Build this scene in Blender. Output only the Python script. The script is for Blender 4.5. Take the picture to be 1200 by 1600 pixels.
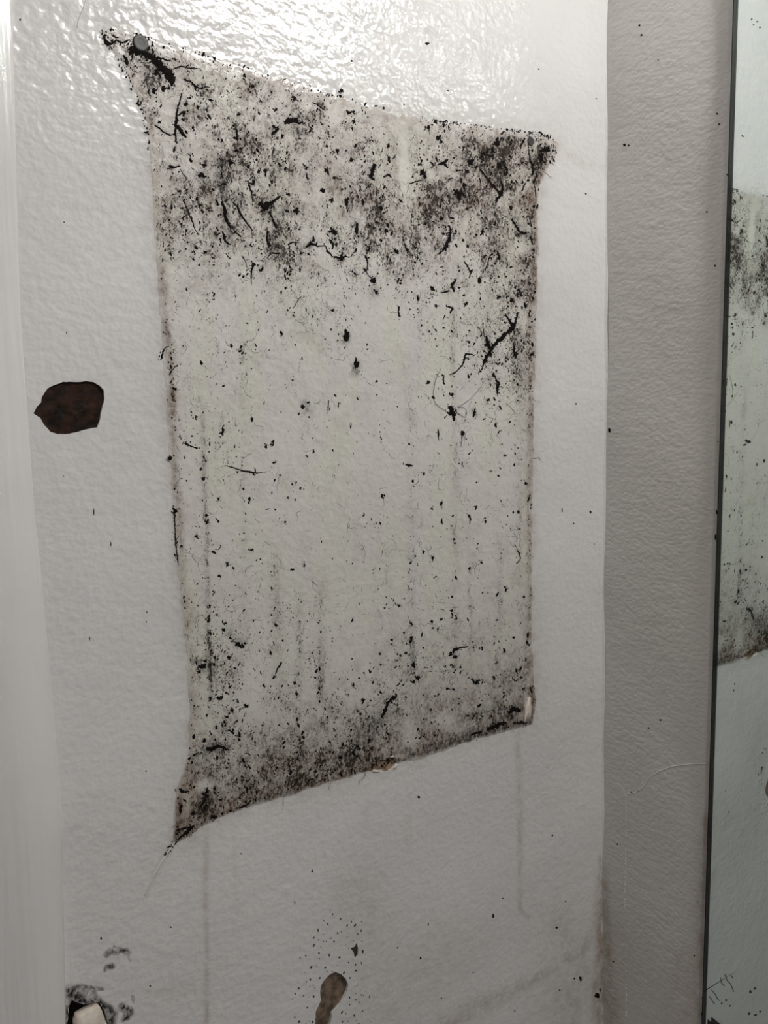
import bpy, bmesh, math, random
import numpy as np
from mathutils import Vector, Matrix
from mathutils.geometry import delaunay_2d_cdt

for o in list(bpy.data.objects): bpy.data.objects.remove(o)
S = bpy.context.scene
COL = S.collection
rng = np.random.default_rng(7)
random.seed(7)

# ---------------------------------------------------------------- camera
# world: x along the mouldy wall (corner with the mirror wall at x = 0), y into that wall (its face at y = 0), z up
F = 1400.0; BD = 0.55
u = np.array([1924.0, 188.0, -1400.0]); DV = (F*F + 1924*150.0)/188.0
up = np.array([-150.0, DV, F])
u /= np.linalg.norm(u); up -= u*(u @ up); up /= np.linalg.norm(up)
w = np.cross(up, u)
RM = np.array([u, w, up])
def ray(x, y): return RM @ np.array([x-600.0, 800.0-y, -F])
_r = ray(944, 800); AD = BD*_r[0]/_r[1]
CAM = np.array([-AD, -BD, 1.5])
def wall_pt(x, y):                      # photo pixel -> point (x, z) on the mouldy wall
    d = ray(x, y); p = CAM + d*(BD/d[1]); return p[0], p[2]
def wall_arr(x, y):
    v = np.stack([x-600.0, 800.0-y, np.full_like(x, -F)], -1) @ RM.T
    t = BD/v[..., 1]
    return CAM[0]+v[..., 0]*t, CAM[2]+v[..., 2]*t
def rwall_pt(x, y):                     # photo pixel -> point (y, z) on the mirror wall
    d = ray(x, y); p = CAM + d*(AD/d[0]); return p[1], p[2]
def to_px(X, Y, Z):
    P = np.stack([X-CAM[0], Y-CAM[1], Z-CAM[2]], -1) @ RM
    return 600+F*P[..., 0]/-P[..., 2], 800-F*P[..., 1]/-P[..., 2]

cam = bpy.data.cameras.new('camera'); cam.sensor_fit = 'VERTICAL'; cam.sensor_height = 36
cam.lens = F/1600*36; cam.clip_start = 0.01
co = bpy.data.objects.new('camera', cam); COL.objects.link(co)
M = Matrix([[*RM[0], CAM[0]], [*RM[1], CAM[1]], [*RM[2], CAM[2]], [0, 0, 0, 1]])
co.matrix_world = M
S.camera = co

wd = bpy.data.worlds.new('world'); S.world = wd; wd.use_nodes = True
wd.node_tree.nodes['Background'].inputs[0].default_value = (0, 0, 0, 1)
wd.node_tree.nodes['Background'].inputs[1].default_value = 0.0   # closed room: no sky
S.view_settings.view_transform = 'Standard'; S.view_settings.look = 'None'
S.view_settings.gamma = 1; S.view_settings.use_curve_mapping = False
S.view_settings.exposure = 0.0
LAMP1 = 134.0     # emission of the globe lamp over the mirror
LAMP2 = 60.0     # emission of the ceiling light
S.cycles.sample_clamp_indirect = 0

# ---------------------------------------------------------------- helpers
def tag(o, label=None, cat=None, group=None, kind=None):
    if label: o['label'] = label
    if cat: o['category'] = cat
    if group: o['group'] = group
    if kind: o['kind'] = kind
    return o
def empty(name, loc=(0, 0, 0)):
    o = bpy.data.objects.new(name, None); COL.objects.link(o); o.location = loc
    o.empty_display_size = 0.02; return o
def link(name, me, m, parent=None, smooth=False):
    o = bpy.data.objects.new(name, me); COL.objects.link(o)
    if m and not me.materials: me.materials.append(m)
    if parent is not None:
        o.parent = parent
        o.matrix_parent_inverse = Matrix.Translation(parent.location).inverted()
    if smooth: me.polygons.foreach_set('use_smooth', np.ones(len(me.polygons), bool))
    return o
def mesh_np(name, V, Fc):               # V (n,3), Fc list/array of equal-length faces
    me = bpy.data.meshes.new(name)
    V = np.asarray(V, np.float32); Fc = np.asarray(Fc, np.int32)
    k = Fc.shape[1]; n = len(Fc)
    me.vertices.add(len(V)); me.vertices.foreach_set('co', V.ravel())
    me.loops.add(n*k); me.loops.foreach_set('vertex_index', Fc.ravel())
    me.polygons.add(n); me.polygons.foreach_set('loop_start', np.arange(0, n*k, k, dtype=np.int32))
    me.polygons.foreach_set('loop_total', np.full(n, k, np.int32))
    me.update(calc_edges=True); me.validate()
    return me
def attr(me, name, val):
    a = me.attributes.new(name, 'FLOAT', 'POINT'); a.data.foreach_set('value', np.asarray(val, np.float32))
def bm_obj(name, bm, m, parent=None, smooth=False):
    me = bpy.data.meshes.new(name); bmesh.ops.recalc_face_normals(bm, faces=bm.faces); bm.to_mesh(me); bm.free()
    return link(name, me, m, parent, smooth)
def box(bm, lo, hi):
    v = [bm.verts.new((x, y, z)) for x in (lo[0], hi[0]) for y in (lo[1], hi[1]) for z in (lo[2], hi[2])]
    for f in ((0, 1, 3, 2), (4, 6, 7, 5), (0, 4, 5, 1), (2, 3, 7, 6), (0, 2, 6, 4), (1, 5, 7, 3)):
        bm.faces.new([v[i] for i in f])

# smooth value noise in numpy: coordinates in cells
_tab = np.random.default_rng(3).random((257, 257))
def vnoise(x, y, seed=0):
    x = x+seed*17.31; y = y+seed*9.77
    xi = np.floor(x).astype(int); yi = np.floor(y).astype(int)
    fx = x-xi; fy = y-yi; fx = fx*fx*(3-2*fx); fy = fy*fy*(3-2*fy)
    a = _tab[xi % 257, yi % 257]; b = _tab[(xi+1) % 257, yi % 257]
    c = _tab[xi % 257, (yi+1) % 257]; d = _tab[(xi+1) % 257, (yi+1) % 257]
    return (a*(1-fx)+b*fx)*(1-fy)+(c*(1-fx)+d*fx)*fy
def fbm(x, y, oct=4, seed=0):
    s = 0; a = 0.5; t = 0
    for i in range(oct):
        s = s+a*vnoise(x*2**i, y*2**i, seed+i*5); t += a; a *= 0.55
    return s/t
def sstep(a, b, x):
    t = np.clip((x-a)/(b-a), 0, 1); return t*t*(3-2*t)
def und(x, z):                          # the hand-plastered wall is not quite flat (metres, towards the room)
    return (0.0009*np.sin(6.1*x+1.3)*np.sin(4.3*z+0.4)+0.0006*np.sin(13*x-7*z)+0.0003*np.sin(31*x+17*z+2)
            + 0.00035*np.sin(47*z-11*x))
def poly_sdf(px, py, poly):             # signed distance, + inside
    poly = np.asarray(poly, float); n = len(poly)
    d = np.full(px.shape, 1e9); ins = np.zeros(px.shape, bool)
    for i in range(n):
        a = poly[i]; b = poly[(i+1) % n]; e = b-a
        t = np.clip(((px-a[0])*e[0]+(py-a[1])*e[1])/(e @ e), 0, 1)
        d = np.minimum(d, np.hypot(px-a[0]-t*e[0], py-a[1]-t*e[1]))
        c = (a[1] > py) != (b[1] > py)
        if e[1] != 0: ins ^= c & (px < a[0]+(py-a[1])*e[0]/e[1])
    return np.where(ins, d, -d)
def line_d(px, py, pts):                # distance to a polyline and the radius at the nearest point
    best = np.full(px.shape, 1e9); rad = np.zeros(px.shape)
    for (a, b) in zip(pts[:-1], pts[1:]):
        ex, ey = b[0]-a[0], b[1]-a[1]; L = ex*ex+ey*ey+1e-9
        t = np.clip(((px-a[0])*ex+(py-a[1])*ey)/L, 0, 1)
        d = np.hypot(px-a[0]-t*ex, py-a[1]-t*ey)
        m = d < best
        best = np.where(m, d, best); rad = np.where(m, a[2]+t*(b[2]-a[2]), rad)
    return best, rad

# ---------------------------------------------------------------- materials
class NT:
    def __init__(s, name):
        s.m = bpy.data.materials.new(name); s.m.use_nodes = True; s.t = s.m.node_tree
        s.b = s.t.nodes['Principled BSDF']
    def n(s, ty, **kw):
        nd = s.t.nodes.new(ty)
        for k, v in kw.items(): setattr(nd, k, v)
        return nd
    def l(s, a, b): s.t.links.new(a, b)
    def math(s, op, a, b=None, clamp=False):
        nd = s.n('ShaderNodeMath', operation=op, use_clamp=clamp)
        for i, v in enumerate((a, b)):
            if v is None: continue
            if isinstance(v, (int, float)): nd.inputs[i].default_value = v
            else: s.l(v, nd.inputs[i])
        return nd.outputs[0]
    def attr(s, name): return s.n('ShaderNodeAttribute', attribute_name=name).outputs['Fac']
    def noise(s, scale, detail=4, rough=0.6, stretch=(1, 1, 1), off=(0, 0, 0), dist=0.0):
        tc = s.n('ShaderNodeTexCoord'); mp = s.n('ShaderNodeMapping')
        mp.inputs['Scale'].default_value = stretch; mp.inputs['Location'].default_value = off
        s.l(tc.outputs['Object'], mp.inputs[0])
        nz = s.n('ShaderNodeTexNoise'); nz.inputs['Scale'].default_value = scale
        nz.inputs['Detail'].default_value = detail; nz.inputs['Roughness'].default_value = rough
        nz.inputs['Distortion'].default_value = dist
        s.l(mp.outputs[0], nz.inputs['Vector']); return nz.outputs['Fac']
    def mix(s, fac, a, b):
        nd = s.n('ShaderNodeMix', data_type='RGBA')
        for sk, v in ((nd.inputs[0], fac), (nd.inputs[6], a), (nd.inputs[7], b)):
            if isinstance(v, (tuple, float, int)): sk.default_value = (*v, 1) if isinstance(v, tuple) else v
            else: s.l(v, sk)
        return nd.outputs[2]
    def ramp(s, v, lo, hi):
        nd = s.n('ShaderNodeMapRange', interpolation_type='SMOOTHSTEP')
        for sk, q in ((nd.inputs[0], v), (nd.inputs[1], lo), (nd.inputs[2], hi)):
            if isinstance(q, (int, float)): sk.default_value = q
            else: s.l(q, sk)
        return nd.outputs[0]
    def bump(s, hs, dist=0.001, strength=1.0, prev=None):
        b = s.n('ShaderNodeBump'); b.inputs['Distance'].default_value = dist
        b.inputs['Strength'].default_value = strength; s.l(hs, b.inputs['Height'])
        if prev is not None: s.l(prev, b.inputs['Normal'])
        return b.outputs[0]

def wall_paint(name, base, stained, peel=(1, 1, 1), rough=0.19, bump=0.0006):
    t = NT(name)
    big = t.noise(9, 3, 0.5); mid = t.noise(60, 4, 0.6)
    c = t.mix(t.ramp(big, 0.35, 0.7), base, tuple(v*0.955 for v in base))
    r = t.math('ADD', t.math('MULTIPLY', mid, 0.10), rough-0.05)
    if stained:
        bare, haze, dens, ink, tint = (t.attr(k) for k in ('bare', 'haze', 'dens', 'ink', 'tint'))
        green = t.noise(28, 3, 0.5, (1, 1, 0.35), (3, 1, 2))
        cream = t.mix(t.ramp(green, 0.42, 0.62), (0.735, 0.71, 0.675), (0.72, 0.71, 0.64))
        c = t.mix(bare, c, cream)
        n1 = t.noise(90, 5, 0.7, (1, 1, 0.8)); n2 = t.noise(420, 4, 0.75, (1, 1, 0.7), (5, 2, 1)); n3 = t.noise(1100, 2, 0.6, (1, 1, 0.6))
        c = t.mix(t.math('MULTIPLY', tint, t.ramp(n1, 0.2, 0.75), True), c, (0.36, 0.27, 0.20))
        hz = t.math('MULTIPLY', haze, t.math('ADD', t.math('MULTIPLY', t.ramp(n1, 0.3, 0.7), 0.7), 0.3))
        hz = t.math('MULTIPLY', hz, t.math('ADD', t.math('MULTIPLY', t.ramp(n2, 0.35, 0.65), 0.8), 0.55), True)
        c = t.mix(hz, c, (0.105, 0.060, 0.036))
        n4 = t.noise(1500, 2, 0.7, (1, 1, 0.7), (7, 3, 2))
        th2 = t.math('SUBTRACT', 0.63, t.math('MULTIPLY', dens, 0.30)); m2 = t.math('ADD', t.math('MULTIPLY', n4, 0.5), t.math('MULTIPLY', t.noise(230, 4, 0.75, (1, 1, 0.8), (2, 8, 5)), 0.5))
        c = t.mix(t.math('MULTIPLY', t.math('MULTIPLY', t.ramp(m2, th2, t.math('ADD', th2, 0.08)), 0.5), t.ramp(dens, 0.0, 0.05)), c, (0.14, 0.098, 0.070))
        th = t.math('SUBTRACT', 0.672, t.math('MULTIPLY', dens, 0.25))
        mixn = t.math('ADD', t.math('MULTIPLY', n2, 0.62), t.math('ADD', t.math('MULTIPLY', n3, 0.23), t.math('MULTIPLY', n1, 0.15)))
        sp = t.ramp(mixn, th, t.math('ADD', th, 0.045))
        sp = t.math('MULTIPLY', sp, t.ramp(dens, 0.0, 0.06))
        c = t.mix(t.math('MULTIPLY', sp, 0.88), c, (0.025, 0.016, 0.011))
        ik = t.math('MULTIPLY', ink, t.math('ADD', t.math('MULTIPLY', t.ramp(n2, 0.36, 0.62), 1.0), 0.25), True)
        c = t.mix(ik, c, (0.010, 0.009, 0.009))
        r = t.math('ADD', r, t.math('MULTIPLY', bare, 0.22)); r = t.math('ADD', r, t.math('MULTIPLY', ik, 0.25)); r = t.math('ADD', r, t.math('MULTIPLY', t.math('ADD', sp, hz), 0.4))
    t.l(c, t.b.inputs['Base Color']); t.l(r, t.b.inputs['Roughness'])
    t.b.inputs['Specular IOR Level'].default_value = 0.5
    h1 = t.noise(190, 1.5, 0.45, peel, (1, 0, 4), 0.0)
    h2 = t.noise(55, 1, 0.5, peel, (2, 0, 4))
    nb = t.bump(h1, bump, 1.0); nb = t.bump(h2, bump*1.2, 1.0, nb)
    t.l(nb, t.b.inputs['Normal'])
    return t.m
def plain(name, col, rough=0.5, scale=80, var=0.2, bump=0.0, metal=0.0, spec=0.5):
    t = NT(name); n = t.noise(scale, 4, 0.6)
    t.l(t.mix(t.ramp(n, 0.3, 0.7), tuple(v*(1-var) for v in col), tuple(min(1, v*(1+var)) for v in col)), t.b.inputs['Base Color'])
    t.b.inputs['Roughness'].default_value = rough; t.b.inputs['Metallic'].default_value = metal
    t.b.inputs['Specular IOR Level'].default_value = spec
    if bump: t.l(t.bump(n, bump), t.b.inputs['Normal'])
    return t.m
def glow(name, col, s):
    t = NT(name); t.b.inputs['Base Color'].default_value = (*col, 1)
    t.b.inputs['Emission Color'].default_value = (*col, 1); t.b.inputs['Emission Strength'].default_value = s
    return t.m

WHITE = (0.79, 0.785, 0.785)
M_WALL = wall_paint('stained_wall_paint', WHITE, True, (1, 1, 1.15))
M_WALL2 = wall_paint('mirror_wall_paint', (0.74, 0.715, 0.69), True, (1, 1, 1.6), 0.38, 0.00055)
M_ROOM = wall_paint('room_paint', (0.26, 0.25, 0.24), False)
M_TRIM = wall_paint('trim_gloss_paint', (0.81, 0.795, 0.79), False, (1, 1, 0.06), 0.2, 0.0006)
M_CAULK = plain('corner_caulk', (0.82, 0.81, 0.79), 0.2, 200, 0.05, 0.0002)
M_BEAD = plain('glossy_paint_bead', (0.9, 0.89, 0.87), 0.06, 200, 0.05)
M_MOULD = plain('black_mould', (0.0075, 0.0055, 0.0045), 0.85, 600, 0.5, 0.0004, spec=0.12)
M_WOOD = plain('bare_brown_wood', (0.022, 0.0085, 0.004), 0.6, 130, 0.8, 0.0008, spec=0.25)
M_SUB = plain('bare_grey_substrate', (0.17, 0.125, 0.09), 0.7, 120, 0.6, 0.0008)
M_SUBB = plain('bare_tan_substrate', (0.30, 0.215, 0.15), 0.7, 160, 0.45, 0.0006)
M_SPECK = plain('brown_speck', (0.040, 0.030, 0.022), 0.6, 300, 0.4)
M_PLASTER = plain('broken_white_plaster', (0.78, 0.70, 0.62), 0.8, 150, 0.12, 0.0006)
M_PLUG = plain('grey_plastic', (0.055, 0.052, 0.050), 0.45, 200, 0.2)
M_HAIR = plain('dark_hair', (0.02, 0.015, 0.012), 0.4, 200, 0.2)

# ---------------------------------------------------------------- fields of the stains, in photo pixels on the wall
OUT = [(160, 48), (200, 52), (260, 72), (330, 93), (400, 116), (470, 136), (540, 157), (620, 180), (700, 196), (780, 206), (838, 212),
       (870, 224), (856, 256), (842, 290), (838, 340), (837, 420), (836, 520), (833, 640), (831, 760), (829, 880), (829, 960), (832, 1040),
       (835, 1090), (832, 1130), (790, 1139), (740, 1153), (680, 1172), (620, 1191), (560, 1208), (500, 1226), (440, 1246), (390, 1259),
       (345, 1276), (318, 1291), (290, 1309), (272, 1315), (273, 1290), (277, 1232), (294, 1185), (299, 1110), (294, 1040), (289, 980),
       (279, 880), (272, 790), (266, 700), (259, 600), (251, 500), (247, 420), (241, 320), (234, 220), (226, 172), (208, 130), (186, 88)]
GX = np.array([240, 300, 360, 420, 480, 540, 600, 660, 720, 780, 832.0])
GY = np.array([60, 120, 180, 240, 300, 360, 420, 480, 560, 640, 720, 800, 880, 960, 1020, 1080, 1140, 1200, 1270.0])
GD = np.array([
 [.50, .40, .30, .30, .30, .30, .30, .30, .30, .40, .60],
 [.45, .42, .38, .36, .34, .30, .30, .30, .30, .40, .60],
 [.35, .45, .48, .52, .58, .42, .26, .26, .36, .50, .62],
 [.38, .42, .44, .48, .44, .44, .40, .36, .58, .72, .74],
 [.40, .48, .70, .52, .42, .46, .50, .52, .74, .66, .62],
 [.28, .42, .66, .60, .50, .52, .54, .50, .52, .52, .62],
 [.24, .28, .36, .42, .50, .54, .50, .46, .48, .46, .56],
 [.30, .26, .26, .24, .30, .26, .24, .30, .30, .42, .50],
 [.34, .24, .22, .18, .14, .13, .12, .16, .26, .46, .42],
 [.36, .22, .20, .20, .16, .10, .10, .12, .20, .26, .26],
 [.34, .22, .20, .18, .11, .06, .09, .11, .13, .17, .18],
 [.24, .18, .14, .14, .08, .07, .08, .10, .13, .16, .16],
 [.16, .20, .16, .14, .10, .09, .13, .13, .16, .19, .18],
 [.14, .24, .20, .22, .15, .12, .15, .17, .19, .22, .22],
 [.18, .42, .36, .32, .22, .16, .22, .32, .34, .30, .36],
 [.20, .40, .40, .30, .26, .28, .42, .42, .30, .32, .50],
 [.24, .48, .46, .42, .44, .54, .66, .60, .54, .60, .62],
 [.40, .54, .56, .62, .66, .74, .72, .70, .68, .68, .68],
 [.62, .62, .60, .64, .68, .72, .72, .70, .68, .68, .68]])
def grid_density(px, py):
    ix = np.clip(np.interp(px, GX, np.arange(len(GX))), 0, len(GX)-1.001)
    iy = np.clip(np.interp(py, GY, np.arange(len(GY))), 0, len(GY)-1.001)
    x0 = ix.astype(int); y0 = iy.astype(int); fx = ix-x0; fy = iy-y0
    return (GD[y0, x0]*(1-fx)+GD[y0, x0+1]*fx)*(1-fy)+(GD[y0+1, x0]*(1-fx)+GD[y0+1, x0+1]*fx)*fy
# drip columns inside the patch: (x at top, x at bottom, y0, y1, strength, half width)
RUNS = [(316, 330, 640, 1080, .30, 4), (262, 272, 500, 640, .3, 3), (378, 384, 480, 1000, .08, 5), (470, 466, 930, 1080, .14, 4),
        (500, 502, 900, 1100, .18, 6), (560, 556, 800, 1050, .05, 6), (640, 644, 560, 1060, .10, 6), (606, 606, 860, 960, .07, 4),
        (708, 712, 480, 1050, .13, 5), (732, 737, 880, 1080, .12, 4), (655, 655, 480, 620, .10, 5), (780, 778, 850, 1060, .12, 5),
        (812, 810, 560, 900, .10, 6), (430, 436, 860, 1050, .16, 8), (826, 826, 400, 1000, .16, 4), (590, 586, 780, 1030, .06, 5)]
def clean_mask(px, py):                 # paler drip tracks and bare flecks where the mould is thin
    k = np.ones_like(px)
    for (cx, cy, rx, ry, s) in [(632, 250, 9, 62, .9), (520, 180, 12, 22, .7), (318, 1228, 14, 9, .9), (640, 1150, 14, 24, .7), (290, 1258, 8, 26, .6),
                                (700, 1130, 26, 18, .5), (395, 1080, 16, 40, .5), (560, 980, 40, 60, .2), (824, 1105, 5, 18, .95), (632, 1182, 24, 5, .7), (612, 500, 24, 60, .4)]:
        k *= 1-s*np.exp(-(((px-cx)/rx)**2+((py-cy)/ry)**2)**1.5)
    return k
def dens_field(px, py):
    g = grid_density(px, py)*(1+0.16*sstep(470, 380, py))+0.06
    clump = fbm(px/46, py/60, 3, 1); fine = fbm(px/15, py/19, 3, 2)
    g = g*np.clip(0.42+1.25*(clump-0.30)+1.05*(fine-0.5)+0.18, 0.12, 1.6)
    for (xa, xb, y0, y1, s, hw) in RUNS:
        t = np.clip((py-y0)/(y1-y0), 0, 1); cx = xa+(xb-xa)*t+3*(vnoise(py/30, py*0+xa)-0.5)
        g = g+s*np.exp(-((px-cx)/hw)**2)*sstep(y0-20, y0+25, py)*(1-sstep(y1-25, y1+30, py))*(0.4+1.2*vnoise(px/9, py/11, 4))
    return np.clip(g*clean_mask(px, py), 0, 1)
# soft smoky strokes, photographed out of focus: list of [(x, y, r)...] with a strength
SOFT = [([(345, 262, 9), (348, 290, 9), (352, 312, 8)], .9), ([(352, 312, 9), (366, 308, 11), (378, 318, 9)], .55), ([(312, 275, 9), (322, 284, 7)], .5),
        ([(415, 318, 9), (432, 330, 10), (450, 332, 8)], .55), ([(478, 630, 7), (480, 642, 9)], .45), ([(452, 190, 12), (462, 205, 9)], .5),
        ([(541, 525, 8), (540, 533, 6)], .7), ([(557, 572, 7), (557, 582, 5)], .8), ([(762, 535, 8), (767, 548, 8)], .7), ([(720, 298, 9), (716, 308, 8)], .7),
        ([(735, 255, 10), (742, 262, 7)], .5), ([(775, 232, 11), (786, 250, 9)], .5), ([(848, 240, 8), (834, 262, 8)], .6), ([(235, 95, 15), (262, 118, 10)], .6),
        ([(800, 340, 8), (818, 366, 10)], .5), ([(352, 335, 8), (358, 370, 9)], .6), ([(664, 272, 7), (664, 280, 6)], .5), ([(584, 262, 7), (582, 276, 6)], .6),
        ([(690, 340, 7), (693, 346, 5)], .5), ([(582, 436, 7), (588, 456, 6)], .4), ([(642, 1000, 5), (645, 1045, 5)], .4), ([(316, 1040, 9), (330, 1048, 10)], .5),
        ([(600, 1115, 14), (575, 1150, 12), (553, 1172, 12)], .55), ([(800, 1055, 16), (786, 1068, 10)], .28), ([(700, 455, 7), (710, 446, 6)], .4),
        ([(700, 374, 6), (697, 386, 7)], .5), ([(500, 1080, 5), (502, 1060, 6)], .3), ([(320, 1250, 12), (335, 1245, 10)], .5), ([(310, 1180, 10), (340, 1165, 9)], .45),
        ([(318, 1205, 12), (322, 1190, 10)], .3), ([(490, 380, 7), (482, 385, 7)], .5), ([(520, 365, 6), (522, 380, 6)], .5), ([(560, 360, 5), (556, 352, 7)], .5),
        ([(640, 650, 9), (645, 662, 9)], .18), ([(740, 640, 4), (742, 648, 4)], .5), ([(355, 982, 6), (374, 1008, 7)], .35), ([(640, 1180, 9), (690, 1165, 9), (760, 1135, 8), (800, 1118, 7)], .6),
        ([(720, 1120, 10), (770, 1112, 10), (806, 1105, 8)], .45), ([(700, 1162, 5), (760, 1145, 5), (820, 1130, 4)], .7), ([(480, 1222, 8), (420, 1248, 6), (370, 1262, 6)], .4)]
def ink_field(px, py, lst=SOFT):
    s = np.zeros_like(px); wob = 0.6+0.8*fbm(px/12, py/14, 3, 6)
    for pts, k in lst:
        x0 = min(p[0] for p in pts)-40; x1 = max(p[0] for p in pts)+40
        y0 = min(p[1] for p in pts)-40; y1 = max(p[1] for p in pts)+40
        m = (px > x0) & (px < x1) & (py > y0) & (py < y1)
        if not m.any(): continue
        d, r = line_d(px[m], py[m], pts)
        s[m] = np.maximum(s[m], k*np.exp(-(d/(r*wob[m]))**2))
    return s
BOT = [(272, 1315), (345, 1276), (440, 1246), (560, 1208), (680, 1172), (790, 1139), (832, 1130)]
TOPL = [(160, 48), (330, 93), (540, 157), (700, 196), (870, 224)]
def patch_fields(px, py):
    jit = 7*(fbm(px/18, py/18, 3, 8)-0.5)
    sd = poly_sdf(px, py, OUT)+jit
    dtop = -((py-np.interp(px, [p[0] for p in TOPL], [p[1] for p in TOPL])))
    top = np.clip(1+dtop/60, 0, 1)      # 1 at the top border
    mask = sstep(-2, 4, sd)*(1-top)+top*sstep(-12, 22, sd+10*(fbm(px/9, py/9, 2, 9)-0.5))
    edge = np.exp(-np.abs(sd)/5)*(1-top)
    botd = np.interp(px, [p[0] for p in BOT], [p[1] for p in BOT])-py   # height above the bottom border
    lowb = np.exp(-np.clip(botd, 0, 999)/66.0)
    dens = dens_field(px, py)*mask
    up_ = sstep(560, 260, py)
    n = fbm(px/40, py/48, 4, 11)
    haze = mask*(lowb*(0.85+1.2*n)+0.30*up_*n*1.6+0.5*np.exp(-((py-300)/110)**2)*sstep(.52, .8, n)+0.35*sstep(700, 800, px)*up_*n)
    left = np.exp(-((sd-7)/6)**2)*sstep(380, 430, py)*(1-sstep(800, 1000, py))*(px < 400)
    haze = haze+0.50*left+0.35*edge*sstep(1000, 1120, py)*(n+.3)+0.55*edge*(px > 700)*(0.3+n)
    runs = np.zeros_like(px)
    for (xa, xb, y0, y1, s, hw) in RUNS:
        t = np.clip((py-y0)/(y1-y0), 0, 1); cx = xa+(xb-xa)*t+3*(vnoise(py/30, py*0+xa)-0.5)
        runs = np.maximum(runs, s*np.exp(-((px-cx)/(hw*1.3))**2)*sstep(y0-30, y0+25, py)*(1-sstep(y1-25, y1+60, py)))
    haze = haze+1.1*runs+mask*(0.05+0.30*sstep(.45, .8, fbm(px/26, py/34, 4, 15))*(0.25+grid_density(px, py)))
    haze = haze*clean_mask(px, py)
    bare = sstep(-3, 6, sd)*(1-top)+top*sstep(-10, 24, sd)
    ink = ink_field(px, py)*np.maximum(mask, sstep(-14, 0, sd))
    return sd, mask, bare, np.clip(haze, 0, 1), dens, np.clip(ink, 0, 1)
def tint_field(px, py):                 # brownish damp stains on the painted wall round the patch
    sd = poly_sdf(px, py, OUT)
    t = 0.46*np.exp(-np.clip(-sd, 0, 999)/12.0)*(0.4+fbm(px/30, py/30, 3, 12))
    for pts, k in [([(322, 1290, 5), (322, 1340, 6), (321, 1420, 5), (323, 1440, 3), (323, 1600, 5)], .42), ([(808, 1140, 7), (812, 1220, 5), (813, 1330, 5), (813, 1420, 4), (826, 1433, 3)], .42),
                   ([(365, 1275, 4), (366, 1350, 4), (372, 1440, 3)], .14), ([(636, 1195, 5), (638, 1330, 5)], .10), ([(575, 1210, 6), (572, 1300, 5)], .08),
                   ([(950, 1420, 12), (905, 1490, 11), (840, 1530, 11), (780, 1560, 14), (700, 1600, 22)], .46), ([(560, 1400, 40), (600, 1600, 60)], .18),
                   ([(941, 1340, 5), (939, 1420, 9), (938, 1600, 14)], 1.0), ([(880, 1440, 30), (900, 1600, 60)], .30), ([(240, 1555, 12), (300, 1545, 10)], .12),
                   ([(870, 232, 10), (900, 250, 12), (936, 262, 8)], .16), ([(872, 225, 6), (870, 190, 6)], .14), ([(274, 1312, 5), (252, 1345, 6), (228, 1400, 3)], .45),
                   ([(700, 1480, 50), (640, 1540, 60)], .16)]:
        d, r = line_d(px, py, pts)
        t = np.maximum(t, k*np.exp(-(d/r)**2)*(0.45+1.0*fbm(px/10, py/22, 3, 13)))
    return np.clip(t, 0, 1)

# ---------------------------------------------------------------- the mouldy wall, with the flaked holes really cut
BROWN = [(52, 646), (57, 636), (64, 629), (65, 621), (74, 607), (86, 601), (98, 596.5), (120, 597), (134, 595.5), (146, 597), (156, 603), (162, 610),
         (163, 622), (159, 640), (155, 660), (152, 668), (140, 670), (122, 675), (108, 678), (90, 678.5), (79, 675), (69, 664), (63, 653)]
EDGE = [(581, 1197), (586, 1190), (597, 1186.5), (604, 1187), (610, 1183), (617, 1184), (617.5, 1191), (613, 1199), (604, 1206), (597, 1203), (584, 1203)]
DROP = [(523, 1518), (533, 1522), (540, 1530), (543, 1537), (541, 1548), (537, 1556), (531, 1567), (524, 1576), (518, 1581), (516, 1592), (513, 1604), (508, 1625), (498, 1640),
        (490, 1628), (491, 1600), (492, 1579), (497, 1569), (500, 1562), (499, 1549), (500, 1541), (505, 1532), (513, 1523)]
TRI = [(547, 1481), (553, 1479), (557, 1472.5), (559, 1483), (558.5, 1492), (556, 1496.5), (553, 1494), (552, 1488)]
HOLE = [(104, 1612), (107, 1572), (112, 1562), (122, 1566), (132, 1569), (145, 1565), (154, 1566), (163, 1578), (168, 1592), (172, 1612), (160, 1640), (110, 1640)]
def w2(poly): return [wall_pt(*p) for p in poly]
def densify(P, step, j):
    o = []
    for i, a in enumerate(P):
        b = P[(i+1) % len(P)]; n = max(1, int(math.hypot(b[0]-a[0], b[1]-a[1])/step))
        for k in range(n):
            f = k/n; q = j if k else 0
            o.append((a[0]+(b[0]-a[0])*f+random.uniform(-q, q), a[1]+(b[1]-a[1])*f+random.uniform(-q, q)))
    return o
HOLES = [densify(w2(p), 0.002, 0.00018) for p in (BROWN, EDGE, DROP, TRI, HOLE)]
DEPTH = [0.0016, 0.0014, 0.0022, 0.0012, 0.006]
ST = 0.0016
gx0, gz0 = -0.5600, 0.84
NX = int(round(0.576/ST)); NZ = int(round(1.09/ST))
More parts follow.
